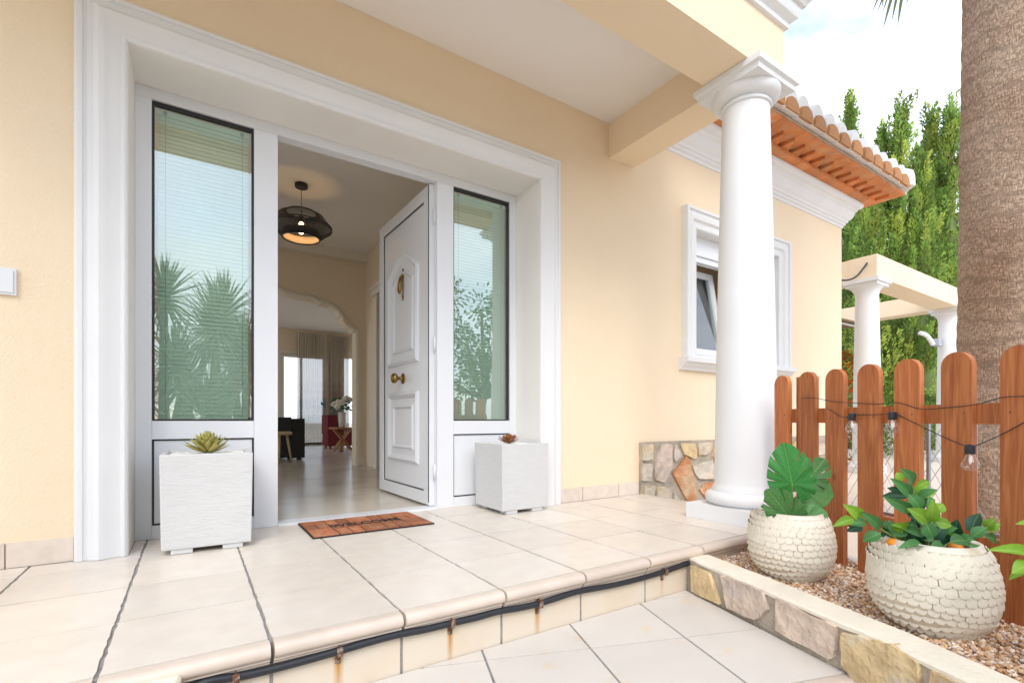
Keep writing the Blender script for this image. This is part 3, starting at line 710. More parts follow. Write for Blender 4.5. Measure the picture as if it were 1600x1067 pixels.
# front door, open inwards
HG = Vector((1.330, YF+0.05)); AW = 0.955; dv = Vector((-0.022, 1.0)).normalized(); dn = Vector((-dv.y, dv.x))   # dn points to -X: outer face
def D3(a, z, h): return Vector((HG.x+dv.x*a+dn.x*(h-0.0), HG.y+dv.y*a+dn.y*(h), z))
door = part_root('door', house, (HG.x, HG.y, 0))
def dbox(bm, a0, a1, z0, z1, h0, h1):
    vs = [bm.verts.new(D3(a, z, h)) for z in (z0, z1) for h in (h0, h1) for a in (a0, a1)]
    for f in ((0, 2, 3, 1), (4, 5, 7, 6), (0, 1, 5, 4), (1, 3, 7, 5), (3, 2, 6, 7), (2, 0, 4, 6)): bm.faces.new([vs[i] for i in f])
    return bm
DZ0, DZ1 = 0.018, 2.132
bm = nb(); sweep(bm, [(0.0, DZ0), (AW, DZ0), (AW, DZ1), (0.0, DZ1)], [(0, -0.045), (0, 0.022), (0.004, 0.026), (0.082, 0.026), (0.085, 0.022), (0.085, -0.045)], lambda a, b, h: D3(a, b, h), closed=True); obj('leaf_frame', bm, 'white_pvc', door)
bm = nb(); dbox(bm, 0.085, AW-0.085, DZ0+0.085, DZ1-0.085, -0.04, 0.012); obj('leaf_panel', bm, 'white_pvc', door)
bm = nb(); sweep(bm, [(0.0855, DZ0+0.0855), (AW-0.0855, DZ0+0.0855), (AW-0.0855, DZ1-0.0855), (0.0855, DZ1-0.0855)], [(0, 0.012), (0, 0.0165), (0.008, 0.0165), (0.008, 0.012)], lambda a, b, h: D3(a, b, h), closed=True); obj('gasket', bm, 'black_gasket', door)
bm = nb(); dbox(bm, -0.012, -0.002, DZ0+0.02, DZ1-0.01, -0.03, -0.015); dbox(bm, 0.0, 0.012, DZ0+0.02, DZ1-0.005, 0.0262, 0.0275); obj('weather_seal', bm, 'black_gasket', door)
mp_ = [(0, 0.012), (0.004, 0.026), (0.020, 0.034), (0.034, 0.026), (0.042, 0.016), (0.050, 0.012)]
def arch_path(a0, a1, z0, z1, rise, n=10):
    p = [(a0, z0), (a1, z0), (a1, z1)]
    for k in range(1, n):
        t = k/n; a = a1+(a0-a1)*t; p.append((a, z1+rise*math.sin(math.pi*t)))
    p.append((a0, z1)); return p
for (a0, a1, z0, z1, rise) in ((0.19, AW-0.19, 0.985, 1.66, 0.14), (0.285, AW-0.285, 1.08, 1.60, 0.075)):
    bm = nb(); sweep(bm, arch_path(a0, a1, z0, z1, rise), mp_ if a0 < 0.25 else [(x*0.6, 0.012+(h-0.012)*0.6) for x, h in mp_], D3, closed=True); obj('arched_moulding', bm, 'white_pvc', door, smooth=True, angle=30)
for (a0, a1, z0, z1) in ((0.19, AW-0.19, 0.275, 0.785), (0.285, AW-0.285, 0.37, 0.69)):
    bm = nb(); sweep(bm, [(a0, z0), (a1, z0), (a1, z1), (a0, z1)], mp_ if a0 < 0.25 else [(x*0.6, 0.012+(h-0.012)*0.6) for x, h in mp_], D3, closed=True); obj('panel_moulding', bm, 'white_pvc', door, smooth=True, angle=30)
# knob, knocker, lock strip, hinges
kc = AW/2
def dlathe(bm, a, z, prof, n=20):
    rings = []
    for r, h in prof: rings.append([bm.verts.new(D3(a+r*math.cos(2*math.pi*k/n), z+r*math.sin(2*math.pi*k/n), h)) for k in range(n)])
    for i in range(len(rings)-1):
        for k in range(n): bm.faces.new((rings[i][k], rings[i][(k+1) % n], rings[i+1][(k+1) % n], rings[i+1][k]))
    bm.faces.new(rings[0]); bm.faces.new(rings[-1][::-1]); return bm
bm = dlathe(nb(), kc, 0.885, [(0.040, 0.012), (0.040, 0.016), (0.030, 0.022), (0.013, 0.028), (0.012, 0.052), (0.024, 0.060), (0.036, 0.072), (0.038, 0.085), (0.030, 0.098), (0.012, 0.104)]); obj('knob', bm, 'brass', door, smooth=True)
bm = nb()
dlathe(bm, kc, 1.645, [(0.018, 0.012), (0.016, 0.022), (0.006, 0.028)], 12); dlathe(bm, kc, 1.685, [(0.010, 0.012), (0.006, 0.02)], 10); dlathe(bm, kc, 1.49, [(0.012, 0.012), (0.008, 0.022)], 10); dlathe(bm, kc, 1.465, [(0.006, 0.012), (0.004, 0.02)], 8)
dbox(bm, kc-0.006, kc+0.006, 1.465, 1.695, 0.0121, 0.018)
tube(bm, [D3(kc+0.028*math.sin(t), 1.575+0.062*math.cos(t), 0.030+0.012*math.sin(t/2)) for t in [k*2*math.pi/16 for k in range(17)]], 0.008, 8)
obj('knocker', bm, 'brass', door, smooth=True)
bm = nb(); dbox(bm, AW, AW+0.002, 0.86, 0.98, -0.02, 0.005); obj('lock_plate', bm, 'lamp_metal', door)
for z in (0.24, 1.08, 1.92):
    bm = nb(); tube(bm, [(HG.x+0.006, HG.y-0.018, z-0.05), (HG.x+0.006, HG.y-0.018, z+0.05)], 0.008, 10); obj('hinge', bm, 'white_pvc', door, smooth=True)

# porch: ceiling, beams, upper block with cornice
obj('porch_ceiling', box(-1.30, 2.64, 1.75, YW-0.001, 2.802, 2.86), 'ceiling_white', house)
BZ = 2.542
bm = nb(); bx(bm, -1.34, 2.885, 1.53, 1.803, BZ, 3.40); obj('porch_beam', bm, 'stucco', house)
bm = nb(); bx(bm, 2.622, 2.882, 1.804, YW-0.001, BZ, 3.40); obj('porch_beam', bm, 'stucco', house)
bm = nb(); bx(bm, -1.34, -1.08, 1.804, YW-0.001, BZ, 3.40); obj('porch_beam', bm, 'stucco', house)
bm = nb(); bx(bm, -1.07, 2.61, 1.81, YW, 3.1, 3.38); obj('porch_roof', bm, 'ceiling_white', house)
cp = [(0, 2.845), (0.020, 2.850), (0.022, 2.875), (0.035, 2.885), (0.055, 2.90), (0.066, 2.925), (0.068, 2.955), (0.085, 2.96), (0.10, 2.985), (0.125, 3.005), (0.135, 3.03), (0.15, 3.035), (0.152, 3.09), (0.165, 3.10), (0.165, 3.16), (0, 3.18)]
bm = nb(); sweep(bm, [(-1.34, YW-0.005), (-1.34, 1.53), (2.885, 1.53), (2.885, YW-0.005)], [(-w, z) for w, z in cp], lambda a, b, h: (a, b, h)); obj('cornice', bm, 'white_paint', house, smooth=True, angle=28)

# columns
def column(cx, cy):
    c = part_root('column', house, (cx, cy, 0))
    obj('plinth', box(cx-0.236, cx+0.236, cy-0.236, cy+0.236, 0.001, 0.087), 'white_paint', c, bevel=0.006)
    pr = [(0.215, 0.088)]
    for k in range(11):
        a = -math.pi/2+math.pi*k/10; pr.append((0.188+0.036*math.cos(a), 0.127+0.037*math.sin(a)))
    pr += [(0.184, 0.166), (0.184, 0.178), (0.176, 0.190), (0.170, 0.215)]
    for k in range(1, 25):
        t = k/24; pr.append((0.170-0.043*(t**1.35), 0.215+2.170*t))
    pr += [(0.126, 2.388), (0.137, 2.392), (0.140, 2.399), (0.137, 2.406), (0.129, 2.409), (0.130, 2.415)]
    for k in range(9):
        a = math.pi/2*k/8; pr.append((0.130+0.056*math.sin(a), 2.474-0.058*math.cos(a)))
    pr.append((0.186, 2.478))
    obj('shaft', lathe(nb(), pr, (cx, cy, 0), 72), 'white_paint', c, smooth=True, angle=40)
    bm = nb(); h = 0
    sq = lambda r: [(cx-r, cy-r), (cx+r, cy-r), (cx+r, cy+r), (cx-r, cy+r)]
    pf = [(0.0, 2.474), (0.188, 2.474), (0.190, 2.500), (0.196, 2.504), (0.206, 2.509), (0.208, BZ-0.002), (0.0, BZ-0.002)]
    rr = []
    for r_, z in pf[1:-1]: rr.append([bm.verts.new((x, y, z)) for x, y in sq(r_)])
    for a, b in zip(rr, rr[1:]):
        for k in range(4): bm.faces.new((a[k], a[(k+1) % 4], b[(k+1) % 4], b[k]))
    bm.faces.new(rr[0][::-1]); bm.faces.new(rr[-1])
    obj('abacus', bm, 'white_paint', c, bevel=0.002)
column(2.728, 1.668)
column(-0.99, 1.668)

# wing: cornice, stone base
cp2 = [(0, 2.800), (0.012, 2.804), (0.014, 2.825), (0.030, 2.835), (0.032, 2.855), (0.045, 2.862), (0.050, 2.882), (0.072, 2.90), (0.090, 2.93), (0.100, 2.972), (0.118, 2.985), (0.120, 3.00), (0.150, 3.012), (0.163, 3.04), (0.165, 3.068), (0, 3.07)]
bm = nb(); sweep(bm, [(2.884, YW), (6.33, YW), (6.33, 8.9)], [(-w, z) for w, z in cp2], lambda a, b, h: (a, b, h)); obj('cornice', bm, 'white_paint', house, smooth=True, angle=28)
clad = part_root('stone_base', house, (4.6, YW, gz))
bm = nb(); bx(bm, 2.945, 6.335, YW-0.022, YW+0.01, gz, 0.405); obj('mortar_bed', bm, 'mortar', clad)
st = [([(205, 130), (350, 115), (350, 330), (215, 360)], 'stone_tan'), ([(215, 395), (345, 385), (330, 635), (215, 640)], 'stone_grey'),
      ([(460, 140), (610, 110), (625, 440), (520, 655), (400, 630), (360, 490)], 'stone_pink'), ([(680, 115), (745, 290), (665, 365), (640, 330), (650, 150)], 'stone_grey'),
      ([(725, 110), (935, 105), (955, 290), (930, 325), (790, 265)], 'stone_ochre'), ([(975, 105), (1165, 95), (1170, 170), (1110, 255), (985, 285)], 'stone_tan'),
      ([(810, 285), (860, 350), (900, 540), (955, 800), (925, 920), (830, 915), (620, 540)], 'stone_orange'), ([(885, 425), (1170, 340), (1245, 570), (1200, 600), (985, 610)], 'stone_grey'),
      ([(1190, 170), (1330, 160), (1330, 420), (1262, 480), (1195, 300)], 'stone_ochre'), ([(250, 700), (375, 690), (370, 850), (225, 860)], 'stone_tan'),
      ([(415, 715), (520, 705), (610, 760), (600, 900), (400, 870)], 'stone_tan'), ([(1000, 750), (1070, 660), (1260, 645), (1350, 680), (1300, 800), (1120, 890), (1080, 870)], 'stone_orange'), ([(650, 790), (735, 905), (640, 930)], 'stone_tan')]
def clad_stone(pts, mm):
    bm = nb(); fr_ = [Vector((p.x, YW-0.042+random.uniform(-0.005, 0.005), p.z)) for p in pts]
    prism(bm, fr_, [Vector((p.x, YW-0.012, p.z)) for p in pts]); obj('stone', bm, mm, clad, bevel=0.005, seg=2)
for poly, mm in st:
    w3 = [atY(px, py, YW-0.03) for px, py in zz(poly, 980, 680, 8.894)]
    w3 = [Vector((p.x, 0, p.z)) for p in w3]
    clad_stone(jit_poly(w3, 3, 0.004), mm)
x = 4.45; names = ['stone_tan', 'stone_grey', 'stone_orange', 'stone_pink', 'stone_ochre', 'stone_peach']
while x < 6.2:
    wd = random.uniform(0.16, 0.28); z = -0.34
    while z < 0.38:
        hh = random.uniform(0.13, 0.24); hh = min(hh, 0.39-z)
        if hh < 0.06: break
        q = [Vector((x+random.uniform(0, .03), 0, z+random.uniform(0, .03))), Vector((x+wd-0.03, 0, z+random.uniform(0, .03))), Vector((x+wd-0.02-random.uniform(0, .03), 0, z+hh-0.03)), Vector((x+random.uniform(0, .04), 0, z+hh-0.02-random.uniform(0, .02)))]
        clad_stone(jit_poly(q, 3, 0.005), random.choice(names)); z += hh
    x += wd

# wing window
win = part_root('window', house, (4.27, YW, 1.1))
tp = [(0, 0.0), (0, 0.030), (0.012, 0.036), (0.022, 0.030), (0.055, 0.036), (0.070, 0.055), (0.10, 0.062), (0.115, 0.052), (0.135, 0.052), (0.140, 0.068), (0.160, 0.068), (0.165, 0.058), (0.165, 0)]
bm = nb(); sweep(bm, [(WX0, 1.112), (WX0, WZ1), (WX1, WZ1), (WX1, 1.112)], tp, lambda a, b, h: (a, YW-h, b)); obj('window_surround', bm, 'white_paint', win, smooth=True, angle=30)
sp = [(0.0, 1.000), (0.030, 1.002), (0.040, 1.02), (0.060, 1.035), (0.075, 1.060), (0.100, 1.066), (0.105, 1.105), (0.0, 1.111)]
bm = nb(); prism(bm, [(WX0-0.20, YW-a, z) for a, z in sp], [(WX1+0.20, YW-a, z) for a, z in sp]); obj('sill', bm, 'white_paint', win)
obj('sill_board', box(WX0-0.0, WX1, YW+0.001, YF+0.06, 1.0, 1.113), 'white_paint', win)
bm = nb(); bx(bm, WX0-0.004, WX0+0.002, YW, YF, 1.113, WZ1); bx(bm, WX1-0.002, WX1+0.004, YW, YF, 1.113, WZ1); bx(bm, WX0+0.002, WX1-0.002, YW, YF, WZ1-0.003, WZ1+0.004); obj('reveal', bm, 'white_paint', win)
obj('shutter_box', box(WX0+0.003, WX1-0.003, YW+0.07, YW+0.20, 2.045, WZ1-0.004), 'white_pvc', win, bevel=0.004)
yw0 = YW+0.085
bm = nb(); ring(bm, WX0+0.004, WX1-0.004, 1.114, 2.043, 0.05, yw0, yw0+0.06); obj('window_frame', bm, 'white_pvc', win, bevel=0.003)
obj('mullion', box(4.235, 4.305, yw0-0.001, yw0+0.061, 1.165, 1.992), 'white_pvc', win, bevel=0.003)
def sash(name, xa, xb, z0, z1, tilt):
    """a sash hinged at its foot, tilted inwards"""
    y = yw0+0.03
    def T(x, yy, z): 
        h = z-z0; return (x, y+yy*math.cos(tilt)+h*math.sin(tilt), z0+h*math.cos(tilt)-yy*math.sin(tilt))
    bm = nb(); ring(bm, xa, xb, z0, z1, 0.055, -0.02, 0.03)
    for v in bm.verts: v.co = T(*v.co)
    s = obj(name, bm, 'white_pvc', win, bevel=0.003)
    bm = box(xa+0.056, xb-0.056, 0.0, 0.006, z0+0.056, z1-0.056)
    for v in bm.verts: v.co = T(*v.co)
    obj('pane', bm, 'pane_glass', win)
sash('sash', WX0+0.055, 4.23, 1.166, 1.99, R(10)); sash('sash', 4.31, WX1-0.055, 1.166, 1.99, 0)

# wing roof: corbelled terracotta eaves, cover tiles
roof = part_root('roof', house, (4.6, 2.2, 3.07))
def eave(rows_spec): pass
EY, EX = 2.17, 6.33+0.52
y_c = YW-0.165; x_c = 6.33+0.165
def brick_row(z0, z1, yo, yi, tooth=False, pitch=0.185):
    x = 2.90; k = 0
    while x < 6.33+(YW-yo)-0.01:
        xa, xb = x+0.0018, min(x+pitch-0.0018, 6.33+(YW-yo)-0.003)
        if tooth:
            xm = (xa+xb)/2
            p = [(xa, yi), (xb, yi), (xa+0.004, yo)] if True else None
            bm = nb(); prism(bm, [(a, b, z1) for a, b in p], [(a, b, z0) for a, b in p])
        else:
            bm = box(xa, xb, yo, yi, z0+random.uniform(-0.0015, 0.0015), z1)
        obj('eaves_brick', bm, 'terracotta', roof); x += pitch; k += 1
    # return along the gable end
    y = yo
    xo = 6.33+(YW-yo); xi = 6.33+(YW-yi)
    while y < 5.0:
        ya, yb = max(y+0.0018, yi+0.0 if False else y+0.0018), y+pitch-0.0018
        if tooth:
            if ya > yi: bm = nb(); prism(bm, [(xi, ya, z1), (xo, ya, z1), (xi, yb, z1)], [(xi, ya, z0), (xo, ya, z0), (xi, yb, z0)]); obj('eaves_brick', bm, 'terracotta', roof)
        else:
            if ya > yi-0.001: obj('eaves_brick', box(xi, xo, ya, yb, z0+random.uniform(-0.0015, 0.0015), z1), 'terracotta', roof)
        y += pitch
brick_row(3.071, 3.101, 2.445, 2.70)
brick_row(3.102, 3.130, 2.325, 2.50, tooth=True)
brick_row(3.131, 3.160, 2.235, 2.70)
bm = nb(); sl_ = 0.38
# mortar bed below the tiles, hipped top
q0 = [(2.89, 2.245), (6.33+0.445, 2.245), (6.33+0.445, 9.0), (2.89, 9.0)]
bm = nb()
lo = [bm.verts.new((x, y, 3.161)) for x, y in q0]; hi = [bm.verts.new((x, y, 3.19)) for x, y in q0]
rid = [bm.verts.new((2.89, 5.3, 3.19+(5.3-2.245)*sl_)), bm.verts.new((3.72, 5.3, 3.19+(5.3-2.245)*sl_))]
bm.faces.new(lo[::-1])
for k in range(4): bm.faces.new((lo[k], lo[(k+1) % 4], hi[(k+1) % 4], hi[k]))
bm.faces.new((hi[0], hi[1], rid[1], rid[0])); bm.faces.new((hi[1], hi[2], rid[1])); bm.faces.new((hi[2], hi[3], rid[0], rid[1])); bm.faces.new((hi[3], hi[0], rid[0]))
obj('mortar_bed', bm, 'roof_mortar', roof)
# one cover tile: a tapered half barrel with thickness, and its clay plug
def cover_mesh(hh, wd, ln, th):
    # half barrel, its open end packed flush with white mortar
    bm = nb(); n = 12
    ar = lambda k: (-wd/2*math.cos(math.pi*k/n), hh*(math.sin(math.pi*k/n)**0.75 if 0 < k < n else 0))
    prism(bm, [(ar(k)[0], 0, ar(k)[1]) for k in range(n+1)], [(ar(k)[0]*0.9, ln, ar(k)[1]*0.9+ln*sl_) for k in range(n+1)])
    me = bpy.data.meshes.new('roof_tile'); bmesh.ops.recalc_face_normals(bm, faces=bm.faces); bm.to_mesh(me); bm.free(); me.materials.append(M['roof_white'])
    for p in me.polygons: p.use_smooth = True
    me.set_sharp_from_angle(angle=R(50)); return me
def plug_mesh(hh, wd, ln):
    bm = nb(); n = 10
    ar = [(-wd/2*math.cos(math.pi*k/n), hh*(math.sin(math.pi*k/n)**0.75 if 0 < k < n else 0)) for k in range(n+1)]
    prism(bm, [(x, 0, z) for x, z in ar], [(x, ln, z+ln*sl_) for x, z in ar])
    me = bpy.data.meshes.new('tile_plug'); bmesh.ops.recalc_face_normals(bm, faces=bm.faces); bm.to_mesh(me); bm.free(); me.materials.append(M['plug_clay']); return me
cmesh = cover_mesh(0.225, 0.222, 0.44, 0.014); pmesh = plug_mesh(0.118, 0.196, 0.10); cm2 = cover_mesh(0.12, 0.2, 0.44, 0.014)
def place(name, me, parent, loc, rz=0, sc_=None):
    o = bpy.data.objects.new(name, me); col.objects.link(o); o.parent = parent
    o.matrix_parent_inverse = Matrix.Translation(-wloc(parent)); o.location = loc; o.rotation_euler = (0, 0, rz)
    if sc_: o.scale = sc_
    return o
PITCH = 0.2365; x = 6.592-PITCH*15
tx = []
while x < 6.75: tx.append(x); x += PITCH
for x in tx:
    if x < 2.98: continue
    place('roof_tile', cmesh, roof, (x+random.uniform(-.004, .004), 2.180+random.uniform(-.008, .008), 3.172))
    place('tile_plug', pmesh, roof, (x-0.004, 2.150+random.uniform(-.006, .006), 3.166))
    for r_ in (1, 2, 3):
        if 6.72-x > 0.38*r_: place('roof_tile', cm2, roof, (x, 2.25+0.38*r_, 3.19+0.40*r_*sl_))
y = 2.40
while y < 5.0:
    place('roof_tile', cmesh, roof, (6.33+0.51, y, 3.172), R(90)); place('tile_plug', pmesh, roof, (6.33+0.54, y, 3.166), R(90)); y += PITCH
place('roof_tile', cmesh, roof, (6.33+0.49, 2.20, 3.185), R(45))

# ------------------------------------------------------------------ interior of the house
HX0, HX1, HY1, HZ = -1.3, 1.86, 6.30, 2.68
obj('hall_floor', box(-3.2, 3.6, YF+0.071, 12.1, -0.1, 0.002), 'interior_floor', house)
bm = nb(); bx(bm, HX0, HX1, YF+0.065, HY1, HZ, HZ+0.1); bx(bm, -3.2, 3.6, HY1+0.16, 12.1, 2.64, 2.75); obj('interior_ceiling', bm, 'ceiling_white', house)
bm = nb(); bx(bm, HX0-0.12, HX0, YF+0.07, 3.5, 0, HZ); bx(bm, HX0-0.12, HX0, 5.9, HY1, 0, HZ); bx(bm, HX0-0.12, HX0, 3.5, 5.9, 2.35, HZ); obj('interior_wall', bm, 'interior_wall', house)  # left hall wall, with an unseen opening added to brighten the hall
# right hall wall with a doorway
bm = nb()
bx(bm, HX1, HX1+0.12, YF+0.07, 4.85, 0, HZ); bx(bm, HX1, HX1+0.12, 5.75, HY1, 0, HZ); bx(bm, HX1, HX1+0.12, 4.85, 5.75, 2.05, HZ)
obj('interior_wall', bm, 'interior_wall', house)
bm = nb(); bx(bm, HX1-0.03, HX1-0.001, 5.75, 5.86, 0.002, 2.06); bx(bm, HX1-0.03, HX1-0.001, 4.74, 4.85, 0.002, 2.06); bx(bm, HX1-0.05, HX1-0.001, 4.70, 5.90, 2.061, 2.13); bx(bm, HX1-0.07, HX1-0.001, 4.68, 5.92, 2.131, 2.17)
obj('door_casing', bm, 'interior_trim', house, bevel=0.006)
obj('interior_wall', box(HX1+0.9, HX1+1.0, 4.0, HY1, 0, HZ), 'interior_wall', house)
# arch wall
ap = [(0.2, 2.30), (0.62, 2.22), (0.80, 2.115), (0.93, 2.065), (1.08, 2.045), (1.22, 2.04), (1.27, 2.02), (1.31, 1.995), (1.34, 2.0), (1.43, 1.985), (1.50, 1.94), (1.535, 1.875), (1.56, 1.865), (1.575, 1.80), (1.62, 1.75), (1.69, 1.715), (1.70, 1.69), (1.735, 1.685)]
full = [(-0.02-(a-0.2)*0.74, z_) for a, z_ in ap][::-1]+ap
bm = nb(); fv = []
for a, z_ in full: fv.append([bm.verts.new((a, yy, zq)) for yy in (HY1, HY1+0.16) for zq in (z_, HZ)])
for p, q in zip(fv, fv[1:]):
    if abs(p[0].co.x-q[0].co.x) < 1e-5: continue
    bm.faces.new((p[0], q[0], q[1], p[1])); bm.faces.new((p[2], p[3], q[3], q[2])); bm.faces.new((p[0], p[2], q[2], q[0])); bm.faces.new((p[1], q[1], q[3], p[3]))
bx(bm, full[-1][0], HX1, HY1, HY1+0.16, 0.002, HZ); bx(bm, HX0, full[0][0], HY1, HY1+0.16, 0.002, HZ)
obj('arch_wall', bm, 'interior_wall', house)
bm = nb(); edge = ap+[(1.735, 0.002)]
sweep(bm, edge, [(0.0, 0.0), (0.0, 0.03), (0.02, 0.035), (0.045, 0.02), (0.05, 0.0)], lambda a, b, h: (a, HY1-h, b)); obj('arch_trim', bm, 'interior_trim', house)
cv = [(0, 0), (0.02, 0.0), (0.03, -0.02), (0.05, -0.03), (0.06, -0.06), (0.09, -0.075), (0.09, -0.1), (0, -0.1)]
bm = nb(); prism(bm, [(HX0, HY1-a, HZ-0.1-b*0-0.0+(0.1+b)) if False else (HX0, HY1-0.1+a, HZ+b) for a, b in cv], [(HX1, HY1-0.1+a, HZ+b) for a, b in cv]); obj('cove_moulding', bm, 'interior_trim', house)
obj('skirting', box(HX1-0.13, HX1-0.128+0.126, HY1-0.014, HY1-0.001, 0.003, 0.10), 'interior_trim', house)
# living room shell: far wall with sliding door, unseen side openings added to let daylight in
FY = 12.0
bm = wall_grid(nb(), [-3.2, 1.66, 2.62, 3.04, 3.45, 3.6], [0.0, 2.06, 2.64], lambda i, j: i in (1, 3) and j == 0, FY, FY+0.2); obj('interior_wall', bm, 'interior_wall', house)
bm = nb(); bx(bm, 3.6, 3.8, HY1, 9.1, 0, 2.64); bx(bm, 3.6, 3.8, 11.8, FY+0.2, 0, 2.64); bx(bm, 3.6, 3.8, 9.1, 11.8, 2.4, 2.64); obj('interior_wall', bm, 'interior_wall', house)
bm = nb(); bx(bm, -3.4, -3.2, HY1, 6.7, 0, 2.64); bx(bm, -3.4, -3.2, 11.7, FY+0.2, 0, 2.64); bx(bm, -3.4, -3.2, 6.7, 11.7, 2.4, 2.64); obj('interior_wall', bm, 'interior_wall', house)
obj('interior_wall', box(-3.2, HX0-0.001, HY1, HY1+0.16, 0, 2.64), 'interior_wall', house); obj('interior_wall', box(HX1+0.121, 3.6, HY1+0.001, HY1+0.16, 0, 2.64), 'interior_wall', house)
sd_ = part_root('sliding_door', house, (2.14, FY, 0))
bm = nb(); ring(bm, 1.665, 2.615, 0.004, 2.055, 0.06, FY-0.02, FY+0.06); bx(bm, 2.06, 2.11, FY-0.015, FY+0.055, 0.065, 1.994); obj('door_frame', bm, 'white_pvc', sd_)
for a, b in ((1.726, 2.059), (2.111, 2.554)): obj('pane', box(a, b, FY+0.02, FY+0.026, 0.066, 1.993), 'clear_glass', sd_)
bm = nb(); ring(bm, 1.60, 2.68, 0.003, 2.14, 0.06, FY-0.03, FY-0.021); obj('door_casing', bm, 'interior_trim', sd_)
# curtains
def curtain(x0, x1, y, label):
    bm = nb(); n = 90; pr_ = None
    for k in range(n+1):
        x_ = x0+(x1-x0)*k/n; yy = y+0.03*math.sin(k*0.9)+0.012*math.sin(k*2.3)
        a = [bm.verts.new((x_, yy+random.uniform(-.002, .002), z_)) for z_ in (0.02, 0.6, 1.3, 2.0, 2.55)]
        if pr_:
            for q in range(4): bm.faces.new((pr_[q], a[q], a[q+1], pr_[q+1]))
        pr_ = a
    o = obj('curtain', bm, 'ombre_curtain', None, smooth=True); tag(o, label, 'curtain'); return o
curtain(1.98, 2.60, FY-0.12, 'sheer ombre curtain hanging in front of the sliding glass door')
curtain(2.70, 3.12, FY-0.12, 'sheer ombre curtain hanging on the wall behind the flower vase')

# pendant lamp
LX, LY = 0.816, 4.69
lamp = thing('pendant_lamp', 'lit black corded pendant lamp hanging from the hall ceiling', 'lamp', (LX, LY, HZ))
obj('ceiling_rose', lathe(nb(), [(0.05, HZ-0.035), (0.055, HZ-0.03), (0.055, HZ-0.001)], (LX, LY, 0), 24), 'lamp_metal', lamp)
obj('cord', tube(nb(), [(LX, LY, HZ-0.036), (LX, LY, 2.40)], 0.0025, 6), 'lamp_metal', lamp)
sp_ = [(0.125, 2.425), (0.19, 2.395), (0.255, 2.305), (0.254, 2.285), (0.155, 2.195)]
bm = nb(); ns = 175
for k in range(ns):
    t = 2*math.pi*k/ns; t2 = t+0.18
    prev = None
    for i, (r_, z_) in enumerate(sp_):
        tt = t+(t2-t)*i/(len(sp_)-1); hw = 0.0027/r_*0.9
        a = [bm.verts.new((LX+r_*math.cos(tt+d), LY+r_*math.sin(tt+d), z_)) for d in (-hw, hw)]
        if prev: bm.faces.new((prev[0], prev[1], a[1], a[0]))
        prev = a
obj('shade_cords', bm, 'lamp_cord', lamp, kind='stuff')
bm = nb()
for r_, z_ in (sp_[0], sp_[2], sp_[3], sp_[4]): tube(bm, [(LX+r_*math.cos(t), LY+r_*math.sin(t), z_) for t in [k*2*math.pi/40 for k in range(41)]], 0.006, 6, False)
obj('shade_rings', bm, 'lamp_metal', lamp)
obj('inner_shade', lathe(nb(), [(0.146, 2.20), (0.148, 2.20), (0.150, 2.265), (0.148, 2.265)], (LX, LY, 0), 40, False, False), 'lamp_inner', lamp, smooth=True)
obj('socket', lathe(nb(), [(0.02, 2.34), (0.022, 2.40), (0.01, 2.41)], (LX, LY, 0), 16), 'lamp_metal', lamp)
obj('bulb', lathe(nb(), [(0.005, 2.235), (0.03, 2.25), (0.038, 2.275), (0.03, 2.305), (0.016, 2.335)], (LX, LY, 0), 20), 'bulb_glow', lamp, smooth=True)
pl = bpy.data.lights.new('bulb_light', 'POINT'); pl.energy = 36; pl.color = (1.0, 0.70, 0.43); pl.shadow_soft_size = 0.02
po = bpy.data.objects.new('bulb_light', pl); col.objects.link(po); attach(po, lamp); po.location = (LX, LY, 2.29)
for nm in ('bulb',):
    pass

# furniture glimpsed inside
sofa = thing('sofa', 'black leather sofa end seen through the doorway', 'sofa', (1.05, 8.0, 0))
obj('base', box(0.35, 1.335, 7.62, 8.5, 0.04, 0.40), 'black_leather', sofa, bevel=0.05, seg=4); obj('armrest', box(1.20, 1.37, 7.60, 8.5, 0.035, 0.60), 'black_leather', sofa, bevel=0.06, seg=4)
obj('backrest', box(0.33, 1.19, 7.60, 7.80, 0.36, 0.62), 'black_leather', sofa, bevel=0.06, seg=4)
for x_, y_ in ((0.4, 7.66), (1.3, 7.66), (0.4, 8.44), (1.3, 8.44)): obj('foot', box(x_-.03, x_+.03, y_-.03, y_+.03, 0.003, 0.06), 'lamp_metal', sofa)
stool = thing('stool', 'pale wooden stool standing beside the black sofa', 'stool', (1.0, 7.2, 0))
obj('seat', lathe(nb(), [(0.14, 0.38), (0.16, 0.395), (0.155, 0.42), (0.13, 0.425)], (0.98, 7.2, 0), 24), 'pale_wood', stool, smooth=True)
for k in range(3):
    t = 0.35+k*2.094; obj('leg', tube(nb(), [(0.98+0.10*math.cos(t), 7.2+0.10*math.sin(t), 0.385), (0.98+0.17*math.cos(t), 7.2+0.17*math.sin(t), 0.003)], [0.018, 0.011], 8), 'pale_wood', stool, smooth=True)
tb = thing('side_table', 'wooden side table with crossed legs under a white flower vase', 'side table', (2.26, 9.2, 0))
obj('table_top', lathe(nb(), [(0.22, 0.415), (0.235, 0.42), (0.235, 0.44), (0.22, 0.445)], (2.30, 9.2, 0), 32), 'warm_wood', tb)
for k in range(3):
    t = 0.2+k*2.094; a = Vector((2.30+0.19*math.cos(t), 9.2+0.19*math.sin(t), 0.003)); b = Vector((2.30-0.17*math.cos(t), 9.2-0.17*math.sin(t), 0.415))
    d = (b-a).normalized(); sx_ = d.cross(Vector((0, 0, 1))).normalized(); sy_ = d.cross(sx_)
    bm = nb(); obox(bm, (a+b)/2+Vector((0, 0, 0.012)), sx_, sy_, d, 0.03, 0.022, (b-a).length/2-0.012); obj('leg', bm, 'warm_wood', tb)
